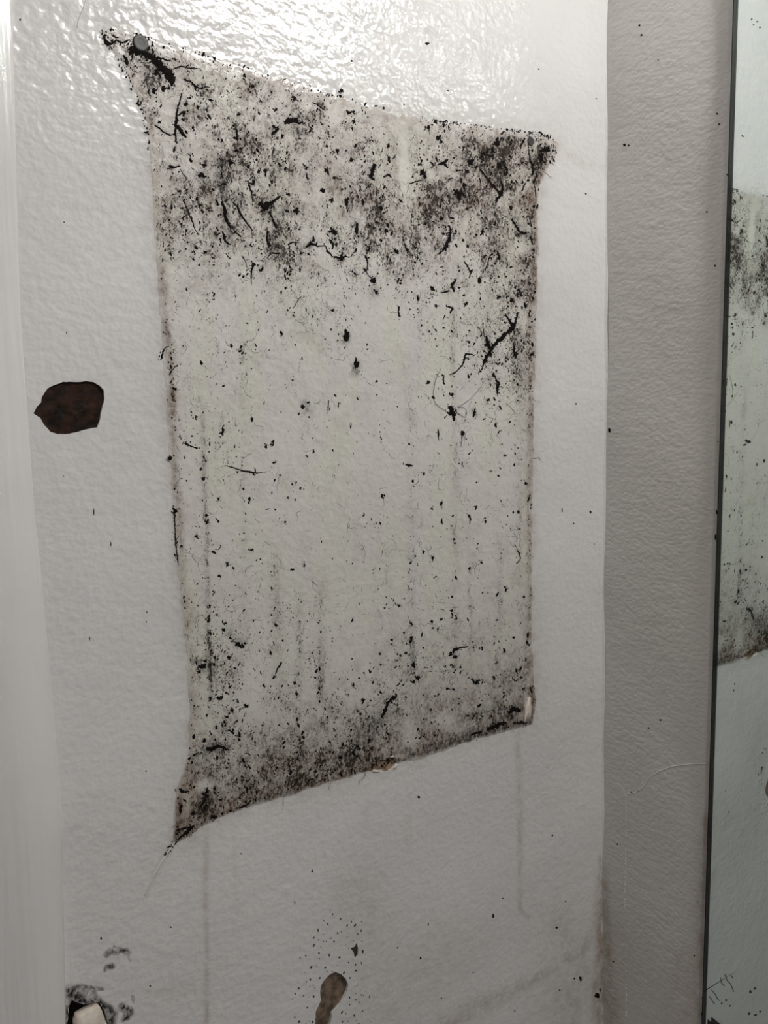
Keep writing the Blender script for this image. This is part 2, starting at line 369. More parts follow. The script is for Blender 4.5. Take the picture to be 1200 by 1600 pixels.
def build_wall():
    gx = gx0+ST*np.arange(NX+1); gz = gz0+ST*np.arange(NZ+1)
    X, Z = np.meshgrid(gx, gz, indexing='ij')
    idx = np.arange((NX+1)*(NZ+1)).reshape(NX+1, NZ+1)
    V2 = np.stack([X.ravel(), Z.ravel()], 1)
    keep = np.ones((NX, NZ), bool); extra = []; tris = []; sides = []
    nv = len(V2)
    for H, dp in zip(HOLES, DEPTH):
        hx = [p[0] for p in H]; hz = [p[1] for p in H]
        i0 = max(0, int((min(hx)-gx0)/ST)-1); i1 = min(NX, int((max(hx)-gx0)/ST)+3)
        k0 = max(0, int((min(hz)-gz0)/ST)-1); k1 = min(NZ, int((max(hz)-gz0)/ST)+3)
        keep[i0:i1, k0:k1] = False
        ids = idx[i0:i1+1, k0:k1+1].ravel(); pts = [Vector(V2[i]) for i in ids]
        n0 = len(pts); pts += [Vector(p) for p in H]
        ed = [(n0+i, n0+(i+1) % len(H)) for i in range(len(H))]
        vo, eo, fo, ov, oe, of = delaunay_2d_cdt(pts, ed, [], 0, 1e-7)
        base = nv+len(extra); mp = []
        for q, v in enumerate(vo):
            src = [s for s in ov[q] if s < n0]
            if src: mp.append(int(ids[src[0]]))
            else: mp.append(nv+len(extra)); extra.append((v.x, v.y))
        hp = np.array(H)
        for f in fo:
            c = np.mean([[vo[i].x, vo[i].y] for i in f], 0)
            if poly_sdf(np.array([c[0]]), np.array([c[1]]), hp)[0] < 0: tris.append([mp[i] for i in f])
        sides.append((H, dp))
    V2 = np.vstack([V2, np.array(extra)]) if extra else V2
    ii, kk = np.nonzero(keep)
    q = np.stack([idx[ii, kk], idx[ii+1, kk], idx[ii+1, kk+1], idx[ii, kk+1]], 1)
    T = np.vstack([q[:, [0, 1, 2]], q[:, [0, 2, 3]], np.array(tris)])
    Y = -und(V2[:, 0], V2[:, 1])
    V = np.stack([V2[:, 0], Y, V2[:, 1]], 1)
    # coarse remainder of the wall and the broken paint edges
    VV = [V]; TT = [T]; n = len(V)
    gx1 = gx0+ST*NX; gz1 = gz0+ST*NZ
    def strip(pts, tri):
        nonlocal n
        VV.append(np.array(pts)); TT.append(np.array(tri)+n); n += len(pts)
    for (xa, xb, za, zb) in [(-1.8, gx0, 0, 2.4), (gx0, gx1, 0, gz0), (gx0, gx1, gz1, 2.4)]:
        strip([(xa, 0, za), (xb, 0, za), (xb, 0, zb), (xa, 0, zb)], [(0, 1, 2), (0, 2, 3)])
    for H, dp in sides:
        p = [(x, -float(und(x, z)), z) for x, z in H]; m = len(p)
        p2 = [(x, y+dp+0.0008, z) for x, y, z in p]
        tr = []
        for i in range(m):
            j = (i+1) % m; tr += [(i, j, m+j), (i, m+j, m+i)]
        strip(p+p2, tr)
    V = np.vstack(VV); T = np.vstack(TT)
    me = mesh_np('wall_back', V, T)
    px, py = to_px(V[:, 0], V[:, 1], V[:, 2])
    tn = tint_field(px, py); z = np.zeros(len(V))
    gen = 0.02
    attr(me, 'bare', z); attr(me, 'haze', 0.20*tn); attr(me, 'tint', np.clip(tn+gen, 0, 1))
    attr(me, 'dens', np.clip(0.26*tn*(px < 905), 0, 1)); attr(me, 'ink', z)
    me.polygons.foreach_set('use_smooth', np.ones(len(me.polygons), bool))
    o = link('wall_back', me, M_WALL); tag(o, kind='structure'); return o
wall_back = build_wall()

def floor_piece(name, H, dp, m, label, rough=0.0005):
    P = [(x, z) for x, z in H]; hp = np.array(P); c = hp.mean(0)
    big = c+(hp-c)*1.05
    xs = np.arange(hp[:, 0].min()-.001, hp[:, 0].max()+.002, 0.0015); zs = np.arange(hp[:, 1].min()-.001, hp[:, 1].max()+.002, 0.0015)
    pts = [Vector(p) for p in big]
    n0 = len(pts)
    gxx, gzz = np.meshgrid(xs, zs); s = poly_sdf(gxx.ravel(), gzz.ravel(), big)
    pts += [Vector((a, b)) for a, b, q in zip(gxx.ravel(), gzz.ravel(), s) if q > 0.0008]
    ed = [(i, (i+1) % n0) for i in range(n0)]
    vo, eo, fo, *_ = delaunay_2d_cdt(pts, ed, [], 1, 1e-7)
    v = np.array([[q.x, q.y] for q in vo])
    h = rough*(fbm(v[:, 0]*220, v[:, 1]*220, 4, 5)-0.5)*2
    V = np.stack([v[:, 0], -und(v[:, 0], v[:, 1])+dp+h, v[:, 1]], 1)
    me = mesh_np(name, V, np.array([list(f) for f in fo if len(f) == 3]))
    o = link(name, me, m, wall_back); o['label'] = label; return o
floor_piece('bare_patch', HOLES[0], DEPTH[0], M_WOOD, 'dark brown bare patch where the white paint flaked off')
floor_piece('bare_patch', HOLES[1], DEPTH[1], M_SUBB, 'small tan chip broken out of the lower border of the mould')
floor_piece('bare_patch', HOLES[2], DEPTH[2], M_SUB, 'drop-shaped brown hole in the paint amid dark specks', 0.0012)
floor_piece('bare_patch', HOLES[3], DEPTH[3], M_SPECK, 'small triangular brown chip among dark specks')
floor_piece('bare_patch', HOLES[4], DEPTH[4], M_MOULD, 'black mouldy hole behind a broken piece of plaster')

# ---------------------------------------------------------------- the other walls, floor, ceiling
def build_right():
    ys = np.concatenate([np.arange(-0.2, 0.0061, 0.002)]); zs = np.arange(0.84, 1.92, 0.003)
    Yg, Zg = np.meshgrid(ys, zs, indexing='ij'); y = Yg.ravel(); z = Zg.ravel()
    x = warp(y, z)+(0.0006*np.sin(17*z+9*y)+0.0004*np.sin(41*z-23*y))*sstep(-0.119, -0.105, y)+0.0006*sstep(-0.105, -0.119, y)
    x = x-0.0009*sstep(0, 1, (ridge(y)-z)/0.0025)*sstep(-0.113, -0.10, y)*sstep(-0.018, -0.026, y)*sstep(0.9, 0.95, z)*0.6
    nz = len(zs); ny = len(ys); idx = np.arange(ny*nz).reshape(ny, nz)
    q = np.stack([idx[:-1, :-1], idx[1:, :-1], idx[1:, 1:], idx[:-1, 1:]], -1).reshape(-1, 4)
    V = np.stack([x, y, z], 1); n = len(V)
    add = [(0.0006, -1.9, 0), (0.0006, -0.2, 0), (0.0006, -0.2, 2.4), (0.0006, -1.9, 2.4), (0, -0.2, 0), (0, 0.006, 0), (0, 0.006, .84), (0, -.2, .84), (.0006, -0.2, zs[-1]), (-.010, 0.006, zs[-1]), (-.010, 0.006, 2.4), (.0006, -.2, 2.4)]
    V = np.vstack([V, add]); q = np.vstack([q, [[n, n+1, n+2, n+3], [n+4, n+5, n+6, n+7], [n+8, n+9, n+10, n+11]]])
    me = mesh_np('wall_right', V, q)
    px, py = to_px(V[:, 0], V[:, 1], V[:, 2]); zz = np.zeros(len(V))
    t = np.full(len(V), 0.02)
    for pts, k in [([(1104, 1280, 8), (1100, 1420, 12), (1096, 1600, 18)], .75), ([(944, 1360, 6), (948, 1480, 9), (955, 1600, 16)], .6), ([(1070, 1500, 30), (1060, 1600, 30)], .3),
                   ([(965, 310, 5), (966, 322, 6)], .16)]:
        d, r = line_d(px, py, pts); t = np.maximum(t, k*np.exp(-(d/r)**2)*(0.4+1.1*fbm(px/12, py/20, 3, 32)))
    attr(me, 'bare', zz); attr(me, 'haze', 0.15*t); attr(me, 'tint', t); attr(me, 'dens', 0.35*t); attr(me, 'ink', zz)
    me.polygons.foreach_set('use_smooth', np.ones(len(me.polygons), bool))
    return tag(link('wall_right', me, M_WALL2), kind='structure')
def warp(y, z):                         # the plaster runs slightly out of true near the corner
    return -0.0195*(np.clip(z, 0.8, 1.95)-1.41)*sstep(-0.118, -0.01, y)
_rp = [rwall_pt(*p) for p in [(975, 1243), (990, 1240), (1003, 1230), (1012, 1216), (1030, 1205), (1050, 1198), (1080, 1194), (1105, 1193)]]
_rp = sorted(_rp)
def ridge(y): return np.interp(y, [p[0] for p in _rp], [p[1] for p in _rp])
wall_right = build_right()
def slab(name, lo, hi, m):
    bm = bmesh.new(); box(bm, lo, hi); return tag(bm_obj(name, bm, m), kind='structure')
def tiles_mat():
    t = NT('floor_tile'); tc = t.n('ShaderNodeTexCoord'); b = t.n('ShaderNodeTexBrick')
    b.offset = 0; b.inputs['Scale'].default_value = 3.3; b.inputs['Brick Width'].default_value = 1; b.inputs['Row Height'].default_value = 1
    b.inputs['Mortar Size'].default_value = 0.012
    b.inputs['Color1'].default_value = (.42, .40, .37, 1); b.inputs['Color2'].default_value = (.38, .36, .34, 1); b.inputs['Mortar'].default_value = (.2, .19, .18, 1)
    t.l(tc.outputs['Object'], b.inputs['Vector']); t.l(b.outputs['Color'], t.b.inputs['Base Color']); t.b.inputs['Roughness'].default_value = .35
    return t.m
slab('floor', (-1.9, -2.0, -0.06), (0.1, 0.1, 0.0), tiles_mat())
slab('ceiling', (-1.9, -2.0, 2.4), (0.1, 0.1, 2.46), M_ROOM)
slab('wall_front', (-1.9, -1.96, 0), (0.1, -1.9, 2.4), M_ROOM)
# left wall with a window opening (outside the picture)
bm = bmesh.new()
for lo, hi in [((-1.86, -1.9, 0), (-1.8, 0.0, 1.15)), ((-1.86, -1.9, 2.05), (-1.8, 0.0, 2.4)), ((-1.86, -1.9, 1.15), (-1.8, -1.1, 2.05)), ((-1.86, -0.45, 1.15), (-1.8, 0.0, 2.05))]:
    box(bm, lo, hi)
tag(bm_obj('wall_left', bm, M_ROOM), kind='structure')
wf = bmesh.new()
for lo, hi in [((-1.85, -1.1, 1.15), (-1.79, -1.06, 2.05)), ((-1.85, -0.49, 1.15), (-1.79, -0.45, 2.05)), ((-1.85, -1.06, 1.15), (-1.79, -0.49, 1.19)), ((-1.85, -1.06, 2.01), (-1.79, -0.49, 2.05))]:
    box(wf, lo, hi)
win = tag(bm_obj('window_1', wf, M_TRIM), kind='structure')
bm = bmesh.new(); box(bm, (-1.83, -1.06, 1.19), (-1.825, -0.49, 2.01))
bm_obj('frosted_pane', bm, plain('frosted_glass', (0.30, 0.32, 0.33), 0.4, 120, 0.08), win)

# painted trim standing proud of the wall on the left; its edge shows at the left of the photograph
def build_trim():
    xe = 0.0
    ep = [wall_pt(*p) for p in [(8, -200), (12, 0), (17, 200), (27, 500), (47, 800), (72, 1050), (95, 1300), (104, 1540), (106, 1700)]][::-1]
    ez = [p[1] for p in ep]; ex = [p[0] for p in ep]
    prof = [(xe+0.0070, 0.0012), (xe+0.0050, -0.0003), (xe+0.0032, -0.0016), (xe+0.0010, -0.0032), (xe-0.002, -0.0050), (xe-0.006, -0.0068), (xe-0.011, -0.0082), (xe-0.017, -0.0090), (xe-0.024, -0.0092), (xe-0.034, -0.0084),
            (xe-0.046, -0.0074), (xe-0.058, -0.0078), (xe-0.066, -0.0080), (xe-0.0675, -0.0070), (xe-0.068, 0.0)]
    zs = np.arange(0.0, 2.40, 0.012); V = []; n = len(prof)
    for z in zs:
        j = float(np.interp(z, ez, ex))+0.0003*math.sin(23*z)-0.003; pr = 0.40+1.15*float(sstep(1.62, 1.25, np.array(z)))
        tight = 1.0-0.55*float(sstep(1.30, 1.14, np.array(z)))       # the filler has fallen out low down: a sharper edge
        for k, (x, y) in enumerate(prof):
            xx = x if k > 4 else (xe-0.0006)+(x-(xe-0.0006))*tight
            V.append((xx+j, (y*pr if y < 0 else y)-float(und(xx+j, z))*(1 if k < 6 else 0.5), z))
    Fq = []
    for a in range(len(zs)-1):
        for k in range(n-1):
            Fq.append((a*n+k, a*n+k+1, (a+1)*n+k+1, (a+1)*n+k))
    me = mesh_np('trim_1', V, Fq)
    return tag(link('trim_1', me, M_TRIM, smooth=True), 'glossy white painted door trim with a rounded edge', kind='structure')
build_trim()
# bead of paint and caulk run down the inner corner
def build_bead():
    zs = np.arange(0.0, 2.40, 0.006); V = []; n = 6
    for z in zs:
        wx = float(warp(np.array(0.0), np.array(z))); r = 0.0013+0.0002*math.sin(37*z)+0.0003*random.random()
        uy = -float(und(wx, z))
        for k in range(n):
            a = k/(n-1)*math.pi/2
            V.append((wx-r*(1-math.sin(a))-0.0004+0.0008*(k == n-1), uy-r*(1-math.cos(a))+0.0004*(k == 0)-0.0003, z))
    Fq = [(a*n+k, a*n+k+1, (a+1)*n+k+1, (a+1)*n+k) for a in range(len(zs)-1) for k in range(n-1)]
    me = mesh_np('trim_2', V, Fq); V = np.array(V); px, py = to_px(V[:, 0], V[:, 1], V[:, 2]); z = np.zeros(len(V))
    t = sstep(1330, 1430, py)*(0.35+0.9*fbm(px/9, py/16, 3, 71)); attr(me, 'tint', np.clip(t, 0, 1)); attr(me, 'dens', .35*t); attr(me, 'haze', .3*t); attr(me, 'bare', z); attr(me, 'ink', z)
    return tag(link('trim_2', me, M_WALL, smooth=True), 'thin bead of painted caulk in the corner', kind='structure')
build_bead()
# dried lap of paint on the mirror wall: a raised lip, then a beaded vertical edge
def tube(bm, pts, rad, nseg=6):
    rings = []
    for i, p in enumerate(pts):
        p = Vector(p); t = (Vector(pts[min(i+1, len(pts)-1)])-Vector(pts[max(i-1, 0)])).normalized()
        a = t.orthogonal().normalized(); b = t.cross(a); r = rad[i] if hasattr(rad, '__len__') else rad
        rings.append([bm.verts.new(p+(a*math.cos(2*math.pi*k/nseg)+b*math.sin(2*math.pi*k/nseg))*r) for k in range(nseg)])
    for A, B in zip(rings[:-1], rings[1:]):
        for k in range(nseg): bm.faces.new((A[k], A[(k+1) % nseg], B[(k+1) % nseg], B[k]))
    bm.faces.new(rings[0][::-1]); bm.faces.new(rings[-1])
def rw_surf(y, z): return float(warp(np.array(y), np.array(z)))+(0.0006*math.sin(17*z+9*y)+0.0004*math.sin(41*z-23*y))*float(sstep(-0.119, -0.105, np.array(y)))
bm = bmesh.new(); P = []
for t in np.linspace(0, 1, 60):
    y = _rp[0][0]+(_rp[-1][0]-_rp[0][0])*t; z = float(ridge(y)); P.append((rw_surf(y, z)-0.0003, y, z))
tube(bm, P, 0.0006)
o = bm_obj('paint_lip', bm, M_CAULK, wall_right, True); o['label'] = 'curved raised lip where a coat of paint ends'
bm = bmesh.new()
for i in range(150):
    py_ = 1246+(1595-1246)*i/150
    if 1425 < py_ < 1470 and random.random() < .8: continue
    if py_ > 1430 and random.random() < .55: continue
    px_ = 973-(py_-1243)*0.012
    y, z = rwall_pt(px_, py_); r = random.uniform(0.0005, 0.001)
    c = Vector((rw_surf(y, z)-0.0002, y, z))
    v = bmesh.ops.create_icosphere(bm, subdivisions=1, radius=1)['verts']
    for q in v: q.co = c+Vector((q.co.x*r*.8, q.co.y*r*.8, q.co.z*r*1.6))
o = bm_obj('paint_beads', bm, M_BEAD, wall_right, True); o['label'] = 'vertical row of tiny glossy paint beads'; o['kind'] = 'stuff'

# ---------------------------------------------------------------- the mirror on the right wall
mirror = tag(empty('wall_mirror', (0, -0.1245, 0.955)), 'frameless wall mirror with a dark bare glass edge, mould spotted', 'mirror')
MT = 0.005; my0 = -0.1225; my1 = -1.05; mz0 = 0.953; mz1 = 2.16
def mirror_mat():
    t = NT('silvered_glass'); n = t.noise(40, 4, .6); n2 = t.noise(14, 3, .5, (1, 1, .5))
    t.l(t.mix(t.ramp(n2, .35, .7), (0.86, 0.90, 0.885), (0.83, 0.88, 0.86)), t.b.inputs['Base Color'])
    t.b.inputs['Metallic'].default_value = 1
    t.l(t.math('MULTIPLY', t.ramp(n, .5, .8), 0.035), t.b.inputs['Roughness'])
    return t.m
bm = bmesh.new(); box(bm, (-0.0004, my1, mz0), (0.0012, my0, mz1))
bm_obj('silver_backing', bm, mirror_mat(), mirror)
def glass_mat():
    t = NT('clear_greenish_glass'); n = t.noise(60, 3, .6)
    t.l(t.mix(t.ramp(n, .4, .7), (0.955, 0.985, 0.975), (0.965, 0.985, 0.98)), t.b.inputs['Base Color'])
    t.b.inputs['Transmission Weight'].default_value = 1; t.b.inputs['Roughness'].default_value = 0; t.b.inputs['IOR'].default_value = 1.5
    return t.m
bm = bmesh.new(); box(bm, (-MT, my1, mz0), (-0.0009, my0, mz1))
bm_obj('glass_pane', bm, glass_mat(), mirror)
GE = plain('dark_glass_edge', (0.005, 0.009, 0.0085), 0.5, 300, 0.4)
bm = bmesh.new(); box(bm, (-MT-0.0001, my0-0.0002, mz0), (0.0004, my0+0.0006, mz1))
bm_obj('glass_edge', bm, GE, mirror)
bm = bmesh.new()
pp = [rwall_pt(*p) for p in [(1111, 1589), (1126, 1601), (1122, 1612), (1110, 1612)]]
f = [bm.verts.new((-MT-0.0002, y, z)) for y, z in pp]; b = [bm.verts.new((-MT+0.0004, y, z)) for y, z in pp]
bm.faces.new(f); bm.faces.new(b[::-1])
for i in range(4): bm.faces.new((f[i], b[i], b[(i+1) % 4], f[(i+1) % 4]))
o = bm_obj('tarnished_corner', bm, GE, mirror); o['label'] = 'black tarnished spot at the lower corner of the mirror'

# ---------------------------------------------------------------- mould patch: stained film, speckles, filaments, single spots
def surf(x, z, off): return -und(x, z)-off
def film(name, bx, step, fields, parent, m, smooth=True):
    (x0, y0), (x1, y1) = bx
    cs = [wall_pt(*p) for p in ((x0, y0), (x1, y0), (x1, y1), (x0, y1))]
    gx = np.arange(min(c[0] for c in cs), max(c[0] for c in cs), step); gz = np.arange(min(c[1] for c in cs), max(c[1] for c in cs), step)
    X, Z = np.meshgrid(gx, gz, indexing='ij'); shp = X.shape; X = X.ravel(); Z = Z.ravel()
    px, py = to_px(X, np.zeros_like(X), Z)
    cov, at = fields(px, py)
    C2 = cov.reshape(shp) > 0.004
    cell = C2[:-1, :-1] | C2[1:, :-1] | C2[1:, 1:] | C2[:-1, 1:]
    # leave the chips that go through the film open
    ctr_x = (X.reshape(shp)[:-1, :-1]+step/2); ctr_z = (Z.reshape(shp)[:-1, :-1]+step/2)
    for H in HOLES:
        hp = np.array(H); lo = hp.min(0)-step; hi = hp.max(0)+step
        m_ = (ctr_x > lo[0]) & (ctr_x < hi[0]) & (ctr_z > lo[1]) & (ctr_z < hi[1])
        if m_.any(): cell[m_] &= poly_sdf(ctr_x[m_], ctr_z[m_], hp) < -0.0002
    ii, kk = np.nonzero(cell); idx = np.arange(shp[0]*shp[1]).reshape(shp)
    q = np.stack([idx[ii, kk], idx[ii+1, kk], idx[ii+1, kk+1], idx[ii, kk+1]], 1)
    used, inv = np.unique(q.ravel(), return_inverse=True); q = inv.reshape(-1, 4)
    V = np.stack([X[used], surf(X[used], Z[used], -0.0002+0.00045*sstep(0.0, 0.35, cov[used])), Z[used]], 1)
    me = mesh_np(name, V, q)
    for k, a in at.items(): attr(me, k, a[used])
    return link(name, me, m, parent, smooth)
patch = tag(empty('mould_patch', (*[wall_pt(555, 1215)[0]], 0, wall_pt(555, 1215)[1])),
            'large patch of black speckled mould on bare cream plaster, with spiked corners', 'mould')
def pf(px, py):
    sd, mask, bare, haze, dens, ink = patch_fields(px, py)
    tn = tint_field(px, py)
    cov = np.maximum(np.clip(mask+bare, 0, 1), ink)
    seam = np.clip(cov*1.0, 0, 1)
    tint = tn*(1-sstep(0, 12, sd))+0.4*np.exp(-np.abs(sd-6)/9)*(0.3+fbm(px/14, py/30, 3, 16))*sstep(-4, 2, sd)+0.24*fbm(px/50, py/60, 3, 14)*sstep(-4, 10, sd)*sstep(520, 200, py)
    tint = tint+0.6*np.exp(-(((px-300)/40)**2+((py-1255)/45)**2))+0.12*np.exp(-(((px-800)/30)**2+((py-1060)/45)**2))
    return cov, dict(bare=bare*0.9, haze=np.maximum(haze, 0.20*tn*(sd < 0)), dens=np.maximum(dens, 0.5*tn*(sd < 0)), ink=ink, tint=np.clip(tint, 0, 1))
film('stained_film', ((150, 30), (890, 1325)), 0.0009, pf, patch, M_WALL)

# speckles: thousands of tiny domed colonies (uncountable), denser where the photograph is
def sample(n, rmean, rsig, dfun, box_, seed):
    g = np.random.default_rng(seed); X = []; Y = []
    while sum(map(len, X)) < n:
        x = g.uniform(box_[0], box_[2], 60000); y = g.uniform(box_[1], box_[3], 60000)
        k = g.random(60000) < dfun(x, y); X.append(x[k]); Y.append(y[k])
    x = np.concatenate(X)[:n]; y = np.concatenate(Y)[:n]
    r = np.exp(g.normal(math.log(rmean), rsig, n)); return x, y, r
def blob_mesh(name, x, y, r, seed, nseg=7, stretch=0.55, height=0.00022, base=0.00018):
    g = np.random.default_rng(seed); n = len(x)
    a = np.linspace(0, 2*np.pi, nseg, endpoint=False)[None]+g.random((n, 1))*6.28
    rr = r[:, None]*g.uniform(0.45, 1.35, (n, nseg)); sx = g.uniform(0.6, 1.1, (n, 1)); sy = g.uniform(0.8, 1.0+2*stretch, (n, 1))
    th = g.normal(0, 0.5, (n, 1)); dx = rr*np.cos(a)*sx; dy = rr*np.sin(a)*sy
    PX = x[:, None]+dx*np.cos(th)-dy*np.sin(th); PY = y[:, None]+dx*np.sin(th)+dy*np.cos(th)
    PX = np.concatenate([PX, x[:, None]], 1); PY = np.concatenate([PY, y[:, None]], 1)
    X, Z = wall_arr(PX, PY); off = np.full(X.shape, base); off[:, -1] = base+height*np.clip(r/2, .5, 2)
    V = np.stack([X, surf(X, Z, off), Z], -1).reshape(-1, 3)
    k = np.arange(nseg); f = np.stack([k, (k+1) % nseg, np.full(nseg, nseg)], 1)[None]+(np.arange(n)*(nseg+1))[:, None, None]
    return mesh_np(name, V, f.reshape(-1, 3))
def dspeck(px, py):
    sd = poly_sdf(px, py, OUT); d = dens_field(px, py)
    return np.clip(np.clip(d-0.09, 0, 1)**1.5*1.5, 0, 1)*(sd > np.where(py < 260, -6, 1))*(0.25+0.75*sstep(0.42, 0.62, fbm(px/11, py/13, 3, 41)))
def dthread(px, py):
    return np.clip(0.06+0.5*dens_field(px, py), 0, 1)*(poly_sdf(px, py, OUT) > 2)*sstep(0.45, 0.66, fbm(px/16, py/18, 3, 43))
def strands(name, n, seed, dfun, parent, lmean=9, wid=0.45):
    g = np.random.default_rng(seed); x, y, _ = sample(n, 1, .1, dfun, (160, 45, 870, 1315), seed+1); V = []; Q = []; c = 0
    for i in range(n):
        m = int(np.clip(g.exponential(lmean), 3, 30)); th = g.normal(math.pi/2, 0.9); px, py = x[i], y[i]; pts = []
        for k in range(m):
            pts.append((px, py)); th += g.normal(0, 0.55); th += 0.12*(math.pi/2-th); px += 1.5*math.cos(th); py += 1.5*math.sin(th)
        pts = np.array(pts); t = np.gradient(pts, axis=0); t /= np.linalg.norm(t, axis=1)[:, None]+1e-9
        nn = np.stack([-t[:, 1], t[:, 0]], 1); wv = wid*g.uniform(.5, 1.6)*np.sin(np.linspace(.25, math.pi-.1, m))*g.uniform(.6, 1.4, m)
        for sgn, of in ((1, .00018), (0, .0004), (-1, .00018)):
            q = pts+nn*wv[:, None]*sgn; V.append((q, np.full(m, of)))
        for k in range(m-1):
            for b in (0, 1): Q.append((c+b*m+k, c+b*m+k+1, c+(b+1)*m+k+1, c+(b+1)*m+k))
        c += 3*m
    q = np.concatenate([v[0] for v in V]); of = np.concatenate([v[1] for v in V]); X, Z = wall_arr(q[:, 0], q[:, 1])
    o = link(name, mesh_np(name, np.stack([X, surf(X, Z, of), Z], 1), Q), M_MOULD, parent); o['kind'] = 'stuff'; return o
strands('fungal_threads', 2400, 61, dthread, patch, 6, 0.30)

# the larger colonies one can pick out, traced: (x, y, r[, ry[, tilt]])
SPOTS = """291 162 4 3|296 153 3 2|309 168 4 3|322 172 3 2|330 157 4 2|302 200 2 5|257 138 4|265 137 3|233 141 2 5|240 142 3 4|250 191 3|
428 199 3|440 212 4|361 255 4 5|388 260 3.4|405 268 3.2|415 266 3.2|370 236 3|394 134 3|460 155 3|533 142 2.2|478 262 2.4 4|437 258 3|510 228 2.4|528 235 3|511 266 5|553 189 3.4|
608 250 2 5|607 229 2.4|617 245 2|664 272 4.6 7|686 215 4 5|670 200 2.4 4|694 195 3 4|681 190 2.4|543 313 4 5|519 313 3|523 278 3|550 250 4 3|
724 232 2.4 5|770 233 3|775 225 5|850 235 6 5|845 246 5|856 232 3|781 258 4.4 5.5|718 305 4.6 8|713 299 4|726 290 4|735 255 5|730 268 3|690 340 3.4|754 362 3.6 7|797 245 3|
319 259 4 3|315 275 6 4|369 235 3|280 299 4|308 310 3|285 325 3 2|286 340 3|312 321 3|317 330 3|321 395 3|302 404 2.4|
464 330 4|451 303 3|448 329 2.2|504 298 4 4|557 358 2.8 9|578 388 3.4|583 437 4|446 421 2.4|469 420 1.8 3.4|604 361 2.4 4|613 364 2 5|618 392 4|637 391 3|675 450 3|653 468 1.8 5|683 478 2.6|728 475 3|748 440 3.6 7 -.4|622 438 2.6 4|588 457 3|731 385 2 4|
799 470 3|778 464 3|819 478 3 5|826 490 1.5 6|808 453 3 2|812 461 2|803 547 2.2 8|669 598 2.4|707 617 2.6|762 625 3|741 643 2.2 7|774 664 1.8 4|722 678 3.4|771 587 3.4 4|
541 523 6.2 7.4|558 570 4.6 10|519 485 2.2 2.8|440 521 1.6 4|475 634 3 4|483 629 2.5|273 607 4 2.8|349 603 2.6 2|306 652 2.2 3|348 675 2.4 5|394 655 1.8 4|266 716 2.6 3|318 748 2.4|341 780 2.2|427 690 2.6|417 697 2.6|424 695 1.8|430 723 3 2|274 797 3 4.5|273 764 1.6 2.4|438 742 2.4 1.6|
491 705 1.3 3|481 713 2.4 1.6|549 667 1.1 3.6|597 775 2.2 4|568 806 1.2|446 815 2|450 777 1.8|596 685 1.2 3|639 727 4.6 3.4|661 740 2 3|689 786 2.2 5|674 795 2.6 2|690 814 1.3 4.4|732 806 2.2 6|787 712 1.4|751 878 2 3|676 872 1.8 5|743 792 2|
322 806 4 3|323 815 2.2 4|306 839 4 3|393 859 2.4|355 882 3|365 888 2.2|343 900 2.2 1.8|289 940 1.4|340 960 2.4|352 974 2.6 1.8|349 985 2.2 3|329 990 1.5 3|457 890 3.4 1.6|476 884 1.2 3.2|601 950 1.3|
642 1000 3.4 5|643 975 1.8 3|688 967 3 2|674 971 2|683 983 2.2|675 981 2.2 1.6|704 1022 4 3|710 1026 3|712 1014 4 3|695 1041 2|707 1040 2.6|719 1042 2.4|739 1012 2|743 1066 4 2.6|824 994 1.8 4.4|824 1004 1 2.6|787 917 2 2.6|646 1040 2.6 6|652 1058 4 4|645 1066 3|700 1076 3 2|708 1077 2.4|633 1020 2|
373 1008 6 4|364 1002 2|383 1006 2|379 1011 3|316 1042 5 5|312 1049 3|337 1028 3|334 1038 3|358 1027 2 3|423 1020 1.8 4|428 1057 2.8|360 1073 2.2|354 1083 2|343 1091 4 3|329 1092 2.4|384 1103 4 3|363 1110 1.8 5|353 1120 3 2|370 1127 2|338 1137 2.6 3.4|374 1148 3 5|319 1157 2.6|410 1133 1.8|347 1090 2|
551 1070 2 3|567 1093 3 2|616 1090 4.6|463 1083 2.4 3|460 1066 2.6|498 1076 2 4|576 1157 1.6|580 1170 3 1.4|560 1168 5 3|333 1277 5 4|283 1263 2.6 6|309 1208 2.4 1.6|361 1267 3.4 2|318 1240 3|302 1272 4 3|345 1250 4 3|320 1262 3|
593 1021 2|625 1024 2|594 1038 2|780 1072 2|752 1012 1.6|771 1057 2|806 1049 2|662 1150 1.6|674 1129 1.8 2.4"""
